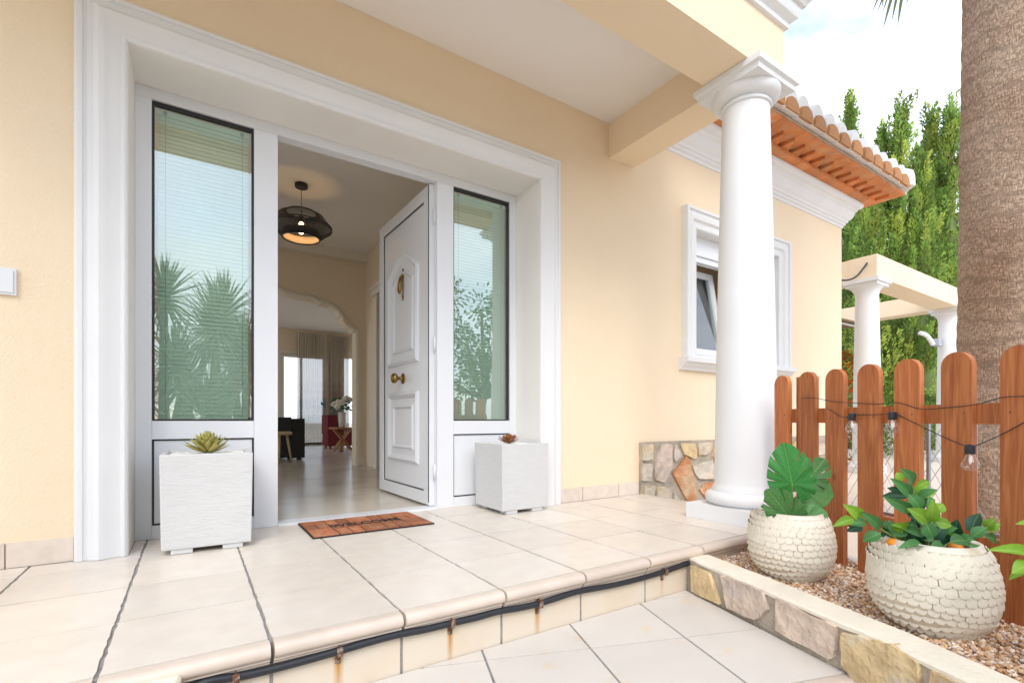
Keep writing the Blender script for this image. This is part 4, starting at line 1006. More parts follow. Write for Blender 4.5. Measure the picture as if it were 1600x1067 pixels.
vase = thing('vase', 'white ceramic vase of white flowers on the crossed leg table', 'vase', (2.30, 9.2, 0.446))
obj('vessel', lathe(nb(), [(0.05, 0.446), (0.06, 0.46), (0.075, 0.72), (0.07, 0.722), (0.056, 0.47)], (2.30, 9.2, 0), 24, True, False), 'ceramic_white', vase, smooth=True)
bm = nb()
for k in range(60):
    c = Vector((2.28+random.gauss(0, 0.11), 9.2+random.gauss(0, 0.09), 0.84+random.uniform(-0.08, 0.12)))
    bmesh.ops.create_grid(bm, x_segments=1, y_segments=1, size=0.03, matrix=Matrix.Translation(c) @ Matrix.Rotation(random.uniform(0, 6), 4, Vector((random.random()-.5, random.random()-.5, random.random()-.5)).normalized()))
obj('foliage', bm, 'leaf_mid', vase)
for c in ((2.12, 9.1, 0.86), (2.20, 9.08, 0.90), (2.17, 9.02, 0.82), (2.33, 9.1, 0.97), (2.40, 9.12, 0.95), (2.26, 9.05, 0.90)):
    bm = nb(); bmesh.ops.create_icosphere(bm, subdivisions=2, radius=0.055, matrix=Matrix.Translation(c))
    for v in bm.verts: v.co += Vector((random.uniform(-.015, .015), random.uniform(-.015, .015), random.uniform(-.015, .015)))
    obj('flower', bm, 'white_flower', vase)
ac = thing('armchair', 'dark red armchair behind the crossed leg table', 'armchair', (2.45, 10.3, 0))
obj('seat', box(2.25, 2.8, 10.1, 10.6, 0.06, 0.42), 'red_fabric', ac, bevel=0.05, seg=3); obj('backrest', box(2.24, 2.42, 10.08, 10.62, 0.30, 0.68), 'red_fabric', ac, bevel=0.07, seg=3)
for x_, y_ in ((2.3, 10.15), (2.75, 10.15), (2.3, 10.55), (2.75, 10.55)): obj('leg', box(x_-.02, x_+.02, y_-.02, y_+.02, 0.003, 0.08), 'warm_wood', ac)

# ------------------------------------------------------------------ hose on the riser
hose = thing('hose', 'black rubber hose clipped along the step riser under the nosing', 'hose', (0.9, 1.41, -0.05))
hp = [(-0.30, 1.413, -0.052), (-0.03, 1.413, -0.062)]+[(x_, 1.4125, z_-0.018) for x_, z_ in ((0.04, -0.041), (0.123, -0.049), (0.245, -0.049), (0.338, -0.046), (0.43, -0.042), (0.512, -0.041), (0.60, -0.046), (0.692, -0.047), (0.78, -0.049), (0.861, -0.047), (0.95, -0.053), (1.037, -0.055), (1.12, -0.051), (1.21, -0.047), (1.31, -0.052), (1.409, -0.057), (1.55, -0.058), (1.704, -0.054), (1.80, -0.047), (1.875, -0.042))]
def smooth_pts(p, n=4):
    p = [Vector(q) for q in p]; out = []
    for i in range(len(p)-1):
        a, b, c, d = p[max(i-1, 0)], p[i], p[i+1], p[min(i+2, len(p)-1)]
        for k in range(n):
            t = k/n; out.append(0.5*((2*b)+(c-a)*t+(2*a-5*b+4*c-d)*t*t+(3*b-a-3*c+d)*t**3))
    out.append(p[-1]); return out
obj('pipe', tube(nb(), smooth_pts(hp), 0.0110, 12), 'black_rubber', hose, smooth=True)
for x_ in CLIPX:
    z_ = [q for q in hp if abs(q[0]-x_) < 0.05]; zc = min(hp, key=lambda q: abs(q[0]-x_))[2]
    bm = nb(); tube(bm, [(x_, 1.4125+0.0145*math.cos(t), zc+0.0145*math.sin(t)) for t in [R(-80+k*20) for k in range(18)]], 0.002, 6)
    bx(bm, x_-0.008, x_+0.008, 1.3985, 1.4005, zc-0.012, zc+0.014); bx(bm, x_-0.007, x_+0.007, 1.4235, 1.4275, zc-0.040, zc-0.010)
    c_ = obj('clip', bm, 'rusty_steel', hose)
    obj('screw', tube(nb(), [(x_, 1.4235, zc-0.031), (x_, 1.421, zc-0.031)], 0.004, 8), 'rusty_steel', hose)

# doorbell plate on the wall
db = thing('intercom', 'small white square intercom plate mounted on the yellow wall', 'intercom', (-0.626, YW, 1.12))
obj('plate', box(-0.68, -0.578, YW-0.014, YW, 1.068, 1.172), 'white_pvc', db, bevel=0.005); 
obj('button', box(-0.672, -0.586, YW-0.019, YW-0.0145, 1.077, 1.163), 'white_pvc', db, bevel=0.003)

# door mat
matt = thing('doormat', 'terracotta brick patterned WELCOME doormat lying at the open door', 'doormat', (0.81, 2.73, 0))
mx0, mx1, my0, my1 = 0.492, 1.131, 2.525, 2.93
obj('backing', box(mx0, mx1, my0, my1, 0.001, 0.007), 'mat_rubber', matt, bevel=0.002)
def mb(u0, u1, v0, v1):
    W_, H_ = mx1-mx0, my1-my0; e_ = 0.0036
    obj('brick', box(mx0+0.004+u0*(W_-0.008)+e_, mx0+0.004+u1*(W_-0.008)-e_, my0+0.004+v0*(H_-0.008)+e_, my0+0.004+v1*(H_-0.008)-e_, 0.0065, 0.0105), 'mat_brick', matt, bevel=0.001, seg=1)
for u0 in (0.0, 0.8):
    mb(u0, u0+0.2, 0, 0.22); mb(u0, u0+0.2, 0.22, 0.45); mb(u0, u0+0.1, 0.45, 0.74); mb(u0+0.1, u0+0.2, 0.45, 0.74); mb(u0, u0+0.2, 0.74, 1.0)
cuts = [0.2, 0.29, 0.38, 0.58, 0.68, 0.8]
for a, b in zip(cuts, cuts[1:]): mb(a, b, 0.64, 1.0)
cuts = [0.2, 0.31, 0.41, 0.60, 0.70, 0.8]
for a, b in zip(cuts, cuts[1:]): mb(a, b, 0.0, 0.36)
mb(0.2, 0.8, 0.36, 0.64)
fc = bpy.data.curves.new('lettering', 'FONT'); fc.body = 'WELCOME'; fc.size = 0.098; fc.extrude = 0.0012; fc.offset = 0.0022; fc.align_x = 'CENTER'; fc.align_y = 'CENTER'; fc.space_character = 1.02
fo = bpy.data.objects.new('tmp_text', fc); col.objects.link(fo); dg = bpy.context.evaluated_depsgraph_get()
tm = bpy.data.meshes.new_from_object(fo.evaluated_get(dg)); bpy.data.objects.remove(fo)
tm.transform(Matrix.Translation(((mx0+mx1)/2, (my0+my1)/2, 0.0112)) @ Matrix.Scale(0.80, 4, (1, 0, 0)) )
tm.materials.clear(); tm.materials.append(M['mat_rubber']); tm.name = 'lettering'; link('lettering', tm, matt)

# ------------------------------------------------------------------ square planters with succulents
def planter(x0, y0_, w_, h_, label, ang=0.0):
    t = thing('planter', label, 'planter', (x0+w_/2, y0_+w_/2, 0))
    z0 = 0.022; T_ = 0.022
    def rot(bm):
        c = Vector((x0, y0_, 0))
        bmesh.ops.rotate(bm, cent=c, matrix=Matrix.Rotation(ang, 3, 'Z'), verts=bm.verts); return bm
    bm = nb()
    o_ = [(x0, y0_), (x0+w_, y0_), (x0+w_, y0_+w_), (x0, y0_+w_)]; i_ = [(x0+T_, y0_+T_), (x0+w_-T_, y0_+T_), (x0+w_-T_, y0_+w_-T_), (x0+T_, y0_+w_-T_)]
    k_ = 0.006
    cen = (x0+w_/2, y0_+w_/2)
    o2 = [(x_+(cen[0]-x_)/abs(cen[0]-x_)*k_, y_+(cen[1]-y_)/abs(cen[1]-y_)*k_) for x_, y_ in o_]
    lo = [bm.verts.new((x_, y_, z0)) for x_, y_ in o2]; up = [bm.verts.new((x_, y_, h_)) for x_, y_ in o_]; inn = [bm.verts.new((x_, y_, h_)) for x_, y_ in i_]; dp = [bm.verts.new((x_, y_, h_-0.05)) for x_, y_ in i_]
    bm.faces.new(lo[::-1])
    for k in range(4):
        q = (k+1) % 4
        bm.faces.new((lo[k], lo[q], up[q], up[k])); bm.faces.new((up[k], up[q], inn[q], inn[k])); bm.faces.new((inn[k], inn[q], dp[q], dp[k]))
    bm.faces.new(dp)
    obj('box', rot(bm), 'planter_white', t, bevel=0.005, seg=2)
    for fx, fy in ((0.04, 0.012), (w_-0.12, 0.012), (0.04, w_-0.092), (w_-0.12, w_-0.092)):
        obj('foot', rot(box(x0+fx, x0+fx+0.08, y0_+fy, y0_+fy+0.08, 0.001, z0+0.001)), 'planter_white', t, bevel=0.003)
    V_, F_ = [], []
    for k in range(260):
        x_, y_ = x0+random.uniform(T_+.01, w_-T_-.01), y0_+random.uniform(T_+.01, w_-T_-.01); s = random.uniform(0.006, 0.011); b0 = len(V_)
        for v in iv: V_.append((x_+v.x*s*1.2, y_+v.y*s, h_-0.014+random.uniform(0, .002)+v.z*s*0.8))
        for f in ifc: F_.append([b0+q for q in f])
    me = bpy.data.meshes.new('pebbles'); me.from_pydata(V_, [], F_); me.materials.append(M['white_pebble'])
    if ang:
        me.transform(Matrix.Translation((x0, y0_, 0)) @ Matrix.Rotation(ang, 4, 'Z') @ Matrix.Translation((-x0, -y0_, 0)))
    link('pebbles', me, t, 'stuff')
    bm = rot(box(x0+T_+0.001, x0+w_-T_-0.001, y0_+T_+0.001, y0_+w_-T_-0.001, h_-0.049, h_-0.014)); obj('bedding', bm, 'white_pebble', t)
    return t
planter(-0.117, 2.548, 0.352, 0.432, 'white ribbed square planter holding a green succulent beside the left sidelight'.replace('left ', ''), R(-1.5))
planter(1.574, 2.522, 0.352, 0.432, 'white ribbed square planter holding a brown dried succulent')
def fleshy_leaf(ln, wd):
    bm = nb(); secs = [(0, 0.35, 0.3), (0.3, 0.75, 0.5), (0.6, 1.0, 0.45), (0.85, 0.7, 0.3), (1.0, 0.05, 0.05)]; rows_ = []
    for t, w_, h_ in secs:
        z_ = 0.18*ln*t*t
        rows_.append([bm.verts.new((wd/2*w_*a, ln*t, z_+wd*0.35*h_*b)) for a, b in ((-1, 0.35), (0, 0), (1, 0.35), (0, -1))])
    for a, b in zip(rows_, rows_[1:]):
        for k in range(4): bm.faces.new((a[k], a[(k+1) % 4], b[(k+1) % 4], b[k]))
    bm.faces.new(rows_[0]); bm.faces.new(rows_[-1][::-1])
    me = bpy.data.meshes.new('leaf'); bmesh.ops.recalc_face_normals(bm, faces=bm.faces); bm.to_mesh(me); bm.free()
    for p in me.polygons: p.use_smooth = True
    return me
def succulent(c, rad, n, label, m, rise, lm):
    t = thing('succulent', label, 'succulent', c); me = fleshy_leaf(1.0, 0.30); me.materials.append(M[m])
    bm = nb(); tube(bm, [(c[0], c[1], c[2]-0.012), (c[0], c[1], c[2]+rise*0.5)], [0.014, 0.008], 8); obj('stem', bm, lm, t)
    for k in range(n):
        f = k/(n-1); az = k*2.39996; el = R(12+70*(1-f)**1.0 if rise > 0.03 else 8+55*(1-f)); L_ = rad*(0.55+0.45*f)*random.uniform(0.88, 1.1)
        o = place('leaf', me, t, (c[0], c[1], c[2]+rise*(1-f)*0.75+0.004)); o.rotation_euler = (el, 0, az); o.scale = (L_, L_, L_)
succulent((0.062, 2.70, 0.424), 0.105, 84, 'green and amber rosette succulent in the square planter', 'succulent_green', 0.05, 'stem_green')
succulent((1.735, 2.70, 0.428), 0.085, 34, 'withered brown rosette succulent among white pebbles', 'succulent_brown', 0.012, 'stem_brown')

# ------------------------------------------------------------------ round pots with overlapping scales
def pot_prof(t):   # t 0..1 from foot to rim -> radius, height
    pts = [(0.00, 0.088, 0.0), (0.06, 0.105, 0.006), (0.2, 0.140, 0.045), (0.38, 0.158, 0.095), (0.55, 0.161, 0.140), (0.72, 0.156, 0.185), (0.88, 0.142, 0.232), (0.96, 0.128, 0.256), (1.0, 0.122, 0.268)]
    for a, b in zip(pts, pts[1:]):
        if t <= b[0]:
            s = (t-a[0])/(b[0]-a[0]); s2 = s
            return a[1]+(b[1]-a[1])*s2, a[2]+(b[2]-a[2])*s2
    return pts[-1][1:]
def scale_mesh():
    bm = nb(); o_ = [(-0.5, 1.4), (-0.5, 0.55), (-0.47, 0.34), (-0.36, 0.13), (-0.18, 0.025), (0.0, 0.0), (0.18, 0.025), (0.36, 0.13), (0.47, 0.34), (0.5, 0.55), (0.5, 1.4)]
    top = [bm.verts.new((x_*0.97, -(0.30*(1-min(1, z_/1.35))+0.02), z_)) for x_, z_ in o_]
    inn = [bm.verts.new((x_*0.80, -(0.36*(1-min(1, (z_*0.9+0.08)/1.35))+0.03), z_*0.9+0.08)) for x_, z_ in o_]
    bot = [bm.verts.new((x_, 0.12, z_)) for x_, z_ in o_]
    n = len(o_)
    bm.faces.new(inn)
    for k in range(n):
        q = (k+1) % n; bm.faces.new((top[k], top[q], inn[q], inn[k])); bm.faces.new((bot[k], bot[q], top[q], top[k]))
    me = bpy.data.meshes.new('scale'); bmesh.ops.recalc_face_normals(bm, faces=bm.faces); bm.to_mesh(me); bm.free(); me.materials.append(M['pot_cream'])
    for p in me.polygons: p.use_smooth = True
    me.set_sharp_from_angle(angle=R(60)); return me
SCALE = scale_mesh()
def pot(c, label, sc_=1.0, rotation=0.0):
    t = thing('plant_pot', label, 'plant pot', c)
    pr = [pot_prof(k/30) for k in range(31)]
    pr = [(r_*sc_-0.002, z_*sc_) for r_, z_ in pr]
    prof_ = pr+[((0.120)*sc_, 0.272*sc_), (0.112*sc_, 0.273*sc_), (0.106*sc_, 0.268*sc_), (0.106*sc_, 0.225*sc_)]
    obj('vessel', lathe(nb(), prof_[:30], c, 64, True, False), 'pot_groove', t, smooth=True, angle=50); obj('rim', lathe(nb(), prof_[29:], c, 64, False, False), 'pot_cream', t, smooth=True, angle=50)
    obj('soil', lathe(nb(), [(0.1055*sc_, 0.228*sc_), (0.1055*sc_, 0.234*sc_)], c, 32), 'soil', t)
    rows_ = 12; camd = math.atan2(-c[1], -c[0]); allp = []
    smp = [pot_prof(q/240) for q in range(241)]; cum = [0.0]
    for a_, b_ in zip(smp, smp[1:]): cum.append(cum[-1]+math.hypot(b_[0]-a_[0], b_[1]-a_[1]))
    def at_len(l):
        q = min(range(241), key=lambda q: abs(cum[q]-l)); q2_ = min(240, q+6); q1_ = max(0, q-2); return smp[q], math.atan2(smp[q2_][0]-smp[q1_][0], smp[q2_][1]-smp[q1_][1])
    ds = cum[-1]*0.885/rows_
    for r_ in range(rows_):
        (rad, zz_), tilt = at_len(cum[-1]*0.045+ds*r_); n = 35; hgt = ds*0.98*sc_
        for k in range(n):
            az = 2*math.pi*(k+0.5*(r_ % 2))/n+rotation+random.uniform(-.008, .008)
            d = abs((az-camd+math.pi) % (2*math.pi)-math.pi)
            zo = zz_*sc_+0.0035*sc_*math.sin(az*3+r_)+random.uniform(-.0008, .0008)
            allp.append((d, az, rad*sc_, zo, 2*math.pi*rad*sc_/n*1.02, hgt, tilt))
    allp.sort(key=lambda q: q[0])
    for i, (d, az, rad, zo, wd, hg, tilt) in enumerate(allp[:300]):
        o = place('scale', SCALE, t, (c[0]+(rad-0.0005)*math.cos(az), c[1]+(rad-0.0005)*math.sin(az), c[2]+zo))
        o.rotation_mode = 'ZYX'; o.rotation_euler = (tilt, 0, az+math.pi/2); o.scale = (wd, 0.016, hg)
    bm = nb(); src = bmesh.new(); src.from_mesh(SCALE)
    base = [(v.co.copy()) for v in src.verts]; fcs = [[v.index for v in f.verts] for f in src.faces]; src.free()
    for (d, az, rad, zo, wd, hg, tilt) in allp[300:]:
        Mx = Matrix.Translation((c[0]+(rad-0.0005)*math.cos(az), c[1]+(rad-0.0005)*math.sin(az), c[2]+zo)) @ Matrix.Rotation(az+math.pi/2, 4, 'Z') @ Matrix.Rotation(tilt, 4, 'X') @ Matrix.Diagonal((wd, 0.016, hg, 1))
        vs = [bm.verts.new(Mx @ v) for v in base]
        for f in fcs: bm.faces.new([vs[k] for k in f])
    obj('scales', bm, 'pot_cream', t, kind='stuff', smooth=True, angle=60)
    return t
ZB = -0.074
P1 = Vector((2.108, 1.09, ZB)); P2 = Vector((1.958, 0.578, ZB)); P3 = Vector((1.80, 0.05, ZB))
pot(P1, 'round cream scaled pot holding the cut leaf plant beside the column')
pot(P2, 'round cream scaled pot holding the bushy green plant with orange fruit', 1.02, 0.4)
pot(P3, 'round cream scaled pot of the bright green plant leaning past the fence end', 1.0, 0.9)

# ---- leaves
def leaf_mesh(m):
    bm = nb(); n = 8; rows_ = []
    for k in range(n+1):
        t = k/n; w_ = math.sin(math.pi*min(1, t**0.85))**0.8*0.5 if 0 < k < n else 0.02; z_ = 0.10*math.sin(t*math.pi)-0.16*t*t
        rows_.append([bm.verts.new((-w_, t, z_+0.16*w_)), bm.verts.new((-w_*0.5, t, z_+0.05*w_)), bm.verts.new((0, t, z_-0.015)), bm.verts.new((w_*0.5, t, z_+0.05*w_)), bm.verts.new((w_, t, z_+0.16*w_))])
    for a, b in zip(rows_, rows_[1:]):
        for k in range(4): bm.faces.new((a[k], a[k+1], b[k+1], b[k]))
    me = bpy.data.meshes.new('leaf'); bm.to_mesh(me); bm.free(); me.materials.append(M[m])
    for p in me.polygons: p.use_smooth = True
    return me
LM = {k: leaf_mesh(k) for k in ('leaf_dark', 'leaf_mid', 'leaf_bright')}
def put_leaf(t, a, b, wd, me, facing, name='leaf'):
    a, b = Vector(a), Vector(b); d = b-a; ln = d.length; d.normalize()
    n = Vector(facing); n = (n-d*n.dot(d)).normalized(); x_ = d.cross(n)
    o = bpy.data.objects.new(name, me); col.objects.link(o); o.parent = t
    o.matrix_parent_inverse = Matrix.Translation(-wloc(t))
    mm = Matrix((x_, d, n)).transposed().to_4x4(); o.matrix_basis = Matrix.Translation(a) @ mm @ Matrix.Diagonal((wd, ln, ln, 1)); return o
def zpt(q, x0, y0, k, D): return atD(x0+q[0]/k, y0+q[1]/k, D)
plant = thing('fruit_plant', 'bushy green leafy plant with small orange fruit in a cream pot', 'plant', (P2.x, P2.y, P2.z+0.234))
D2 = P2.x*S_+P2.y*C_; Z3 = (1300, 660, 4.447)
def q2(q, dd=0.0): return zpt(q, *Z3, D2+dd)
soil2 = P2.z+0.225
lv = [((555, 440), (505, 325), 75, 1, 0.0), ((490, 400), (450, 345), 45, 2, 0.03), ((575, 450), (690, 400), 45, 2, 0.02), ((585, 500), (660, 440), 60, 2, 0.0), ((600, 525), (715, 462), 50, 1, -0.02),
      ((545, 500), (435, 400), 60, 1, -0.02), ((520, 490), (395, 455), 50, 0, 0.03), ((530, 515), (350, 505), 48, 0, 0.0), ((550, 610), (385, 528), 62, 1, -0.03), ((615, 600), (540, 500), 72, 1, -0.04), ((610, 560), (720, 530), 70, 1, 0.04),
      ((660, 690), (550, 600), 80, 2, -0.05), ((690, 690), (705, 555), 62, 2, -0.04), ((720, 620), (775, 560), 60, 2, 0.04), ((720, 690), (835, 715), 58, 2, -0.05), ((640, 740), (560, 640), 70, 0, 0.02), ((620, 690), (530, 620), 50, 0, 0.05),
      ((205, 660), (105, 580), 65, 2, 0.0), ((150, 670), (20, 710), 50, 2, -0.03), ((230, 695), (130, 700), 60, 1, -0.02), ((210, 720), (110, 750), 50, 0, 0.03), ((335, 735), (225, 630), 60, 1, 0.0), ((340, 770), (215, 820), 65, 1, -0.03),
      ((420, 780), (365, 690), 50, 0, 0.05), ((430, 800), (320, 775), 45, 0, 0.05), ((430, 790), (490, 700), 90, 1, 0.0), ((520, 790), (440, 720), 80, 1, 0.02), ((560, 760), (470, 715), 50, 1, 0.05),
      ((625, 860), (530, 750), 90, 0, 0.0), ((640, 862), (480, 850), 52, 1, -0.06), ((680, 870), (830, 892), 72, 1, -0.08), ((640, 780), (520, 745), 50, 1, -0.03), ((660, 740), (900, 725), 52, 0, 0.05), ((700, 800), (650, 690), 70, 1, -0.06),
      ((700, 810), (770, 720), 70, 0, 0.0), ((700, 780), (610, 800), 60, 1, -0.02), ((820, 830), (955, 815), 72, 1, -0.06), ((850, 800), (862, 690), 80, 0, 0.05), ((800, 845), (760, 760), 60, 0, 0.05), ((960, 770), (1020, 620), 70, 0, 0.03),
      ((975, 800), (1075, 720), 62, 1, -0.02), ((1075, 740), (1125, 670), 60, 2, 0.0), ((1070, 745), (1165, 700), 60, 2, 0.03), ((1060, 790), (1165, 825), 60, 1, 0.02), ((950, 850), (1105, 950), 52, 1, -0.07), ((590, 700), (650, 620), 60, 1, 0.03), ((600, 650), (540, 560), 55, 0, 0.04), ((760, 760), (850, 730), 50, 1, 0.02)]
k2 = D2/FPX/4.447
rl = random.Random(5)
for q in range(26):
    u, v_ = rl.choice(((560, 520), (600, 600), (640, 700), (500, 780), (760, 780), (420, 760), (860, 800), (660, 800))); a_ = rl.uniform(-2.9, -0.2)
    bs_ = (u+rl.uniform(-40, 40), v_+rl.uniform(-40, 40)); lv.append((bs_, (bs_[0]+rl.uniform(80, 125)*math.cos(a_), bs_[1]+rl.uniform(60, 105)*math.sin(a_)), rl.uniform(45, 70), rl.choice((0, 1, 1, 2)), rl.uniform(0.0, 0.07)))
for a, b, wd, ci, dd in lv:
    A, B = q2(a, dd), q2(b, dd+random.uniform(-0.045, 0.025)); f = (-A+Vector((0, 0, CAMZ))).normalized()+Vector((random.uniform(-.35, .35), random.uniform(-.35, .35), random.uniform(0.1, 0.5)))
    put_leaf(plant, A, B, wd*k2*1.3, LM[('leaf_dark', 'leaf_mid', 'leaf_bright')[ci]], f)
b0 = Vector((P2.x, P2.y, soil2))
def stem(t, pts, r, m): obj('stem', tube(nb(), smooth_pts(pts, 4), r, 7), m, t, smooth=True)
stem(plant, [b0, q2((640, 780), -0.02), q2((600, 620)), q2((560, 450))], 0.0042, 'stem_green')
stem(plant, [b0+Vector((0.01, 0, 0)), q2((500, 830), 0.0), q2((335, 740)), q2((210, 665))], 0.0036, 'stem_green')
stem(plant, [b0-Vector((0.01, 0, 0)), q2((820, 835), 0.02), q2((960, 790)), q2((1075, 735))], 0.0036, 'stem_green')
stem(plant, [b0, q2((690, 760), -0.03), q2((690, 690), -0.03)], 0.0032, 'stem_green')
for q in ((425, 848), (860, 895)):
    c = q2(q, 0.0); bm = nb(); bmesh.ops.create_uvsphere(bm, u_segments=16, v_segments=10, radius=0.021, matrix=Matrix.Translation((c.x, c.y, max(c.z, soil2+0.022)))); obj('fruit', bm, 'orange_fruit', plant, smooth=True)
pl3 = thing('leafy_plant', 'bright green leafy plant leaning in front of the last fence picket', 'plant', (P3.x, P3.y, P3.z+0.234))
def q3(q, D): return zpt(q, *Z3, D)
for a, b, wd, D in (((1420, 945), (1125, 862), 85, 1.24), ((1390, 985), (1262, 1030), 95, 1.22), ((1370, 1010), (1238, 1075), 60, 1.26), ((1440, 720), (1300, 690), 55, 1.3), ((1460, 900), (1380, 790), 70, 1.25)):
    A, B = q3(a, D), q3(b, D-0.01); put_leaf(pl3, A, B, wd*D/FPX/4.447*1.1, LM['leaf_bright'], (-A+Vector((0, 0, CAMZ))).normalized()+Vector((0, 0, 0.6)))
s3 = Vector((P3.x, P3.y, P3.z+0.225))
stem(pl3, [s3, s3+Vector((0.03, 0.05, 0.10)), q3((1420, 945), 1.24)], 0.004, 'stem_green')
stem(pl3, [s3, s3+Vector((0.05, 0.06, 0.16)), q3((1440, 720), 1.3)], 0.004, 'stem_green')
for k in range(22):
    az = k*2.4; h_ = 0.03+0.2*(k % 7)/7; c = s3+Vector((0.03*math.cos(az), 0.03*math.sin(az), h_)); d = Vector((math.cos(az), math.sin(az), 0.5))*random.uniform(0.07, 0.10)
    put_leaf(pl3, c, c+d, 0.04, LM[('leaf_mid', 'leaf_bright')[k % 2]], (0, 0, 1))
stem(pl3, [s3, s3+Vector((0, 0, 0.27))], 0.004, 'stem_green')

# split-leaf plant
def monstera_mesh(m, slits, seed):
    rnd = random.Random(seed); bm = nb(); n = 264; prevr = None; rs = [0.0, 0.22, 0.45, 0.62, 0.80, 0.93, 1.0]
    base = bm.verts.new((0, 0, 0))
    for k in range(n+1):
        th = -math.pi*0.90+2*math.pi*0.90*k/n      # 0 = towards the tip (+y)
        a = abs(th)
        # heart outline about the stalk joint
        if a < 0.5: Rr = 0.93-0.09*(a/0.5)**1.6
        elif a < 1.9: Rr = 0.84-0.14*math.sin((a-0.5)/1.4*math.pi/2)
        else: Rr = 0.70-0.24*((a-1.9)/(math.pi*0.9-1.9))
        Rr *= 1+0.015*math.sin(th*9+seed)
        cut = 1.0
        for sa, dp, wd in slits:
            if abs(th-sa) < wd: cut = min(cut, 1-dp*(1-(abs(th-sa)/wd)**4))
        row = []
        for r_ in rs[1:]:
            q = r_*Rr*cut; x_ = q*math.sin(th)*0.98; y_ = q*math.cos(th)
            z_ = 0.10*abs(x_)-0.20*q*q+0.015*math.sin(th*14)*q*q*4*0.5+ (0.02*math.sin(th*7+seed) * q)
            row.append(bm.verts.new((x_, y_, z_)))
        if prevr:
            bm.faces.new((base, prevr[0], row[0]))
            for j in range(len(row)-1): bm.faces.new((prevr[j], prevr[j+1], row[j+1], row[j]))
        prevr = row
    me = bpy.data.meshes.new('leaf'); bm.to_mesh(me); bm.free(); me.materials.append(M[m])
    for p in me.polygons: p.use_smooth = True
    return me
sl1 = [(s*a, d, 0.024) for s in (-1, 1) for a, d in ((0.55, 0.30), (0.95, 0.42), (1.35, 0.42), (1.75, 0.36), (2.15, 0.25))]
sl2 = [(s*a, d, 0.036) for s in (-1, 1) for a, d in ((0.5, 0.45), (1.0, 0.55), (1.5, 0.52), (2.0, 0.4))]
MON = [monstera_mesh('monstera_green', sl1, 1), monstera_mesh('monstera_dark', sl2, 2), monstera_mesh('monstera_dark', sl1[:4], 3)]
ms = thing('monstera', 'split leaf plant with broad notched leaves in a cream pot by the column', 'plant', (P1.x, P1.y, P1.z+0.234))
D1 = P1.x*S_+P1.y*C_; Z1 = (1040, 660, 4.447); s1 = Vector((P1.x, P1.y, P1.z+0.225)); k1 = D1/FPX/4.447
def q1(q, dd=0.0): return zpt(q, *Z1, D1+dd)
for base, tip, wd, mi, dd, td, nrm_ in (((880, 425), (822, 135), 285, 0, -0.03, -0.05, (0, 0, 0.35)), ((960, 475), (1172, 400), 290, 2, 0.03, 0.05, (-0.2, 0, 0.4)), ((985, 400), (1128, 228), 230, 1, 0.06, 0.08, (0.3, 0, 0.2)), ((862, 665), (720, 462), 260, 1, -0.06, -0.09, (0, 0, 0.45)), ((955, 680), (1125, 610), 230, 1, -0.05, -0.09, (0, 0, 0.5)), ((820, 655), (680, 560), 120, 1, 0.02, 0.0, (0, 0, 1.0)), ((960, 600), (1050, 515), 130, 2, 0.0, 0.02, (0, 0, 0.5))):
    A, B = q1(base, dd), q1(tip, td); f = (-A+Vector((0, 0, CAMZ))).normalized()+Vector(nrm_); ln = (B-A).length
    put_leaf(ms, A, B, wd*k1/1.36, MON[mi], f)
    obj('stem', tube(nb(), smooth_pts([s1+Vector((random.uniform(-.02, .02), random.uniform(-.02, .02), 0)), (s1+A)/2+Vector((0, 0, 0.0)), A], 4), 0.0035, 7), 'stem_green', ms, smooth=True)

# ------------------------------------------------------------------ picket fence
fd = Vector((-0.386, -0.9225, 0)); fn = Vector((-0.9225, 0.386, 0))    # along the fence, towards the camera side
fence = thing('picket_fence', 'reddish brown stained wooden picket fence with rounded tops', 'fence', (2.4, 0.95, -0.09))
def FP(s, o_, z_): p = fence_pt(s); return p+fn*o_+Vector((0, 0, z_))
def picket(s, w_, zt_):
    hw = w_/2; r_ = hw; out = [(-hw, -0.13), (hw, -0.13), (hw, zt_-r_*0.95)]
    for k in range(1, 10):
        a = math.pi*k/10; out.append((hw*math.cos(a)*1.0, zt_-r_*0.95+r_*0.95*math.sin(a)))
    out.append((-hw, zt_-r_*0.95)); bm = nb(); tl = random.uniform(-0.004, 0.004)
    prism(bm, [FP(s+a+tl*z_, 0.011, z_) for a, z_ in out], [FP(s+a+tl*z_, -0.011, z_) for a, z_ in out])
    return obj('picket', bm, 'fence_wood', fence, bevel=0.004, seg=2)
cs = [-0.346, -0.178, -0.013, 0.161, 0.326, 0.508, 0.690, 0.865, 1.04, 1.22]
for k, s in enumerate(cs): picket(s, 0.101, 0.812+(0.003 if k % 2 else 0)+0.004*(k > 3))
for s in cs:
    for z_ in (0.60, 0.145):
        for q in (-0.022, 0.024):
            a = FP(s+q, 0.0115, z_+random.uniform(-.012, .012)); obj('screw', tube(nb(), [a, a+fn*0.0012], 0.0032, 8), 'rusty_steel', fence)
for z0_, z1_ in ((0.566, 0.636), (0.105, 0.182)):
    bm = nb(); a, b = FP(-0.39, -0.0115, 0), FP(1.3, -0.0115, 0); c, d = FP(1.3, -0.042, 0), FP(-0.39, -0.042, 0)
    prism(bm, [Vector((p.x, p.y, z1_)) for p in (a, b, c, d)], [Vector((p.x, p.y, z0_)) for p in (a, b, c, d)]); obj('rail', bm, 'fence_wood', fence, bevel=0.003)
for s in (-0.27, 1.13):
    bm = nb(); obox(bm, FP(s, -0.078, 0.335), fd, fn, Vector((0, 0, 1)), 0.035, 0.035, 0.465); obj('post', bm, 'fence_wood', fence, bevel=0.005)

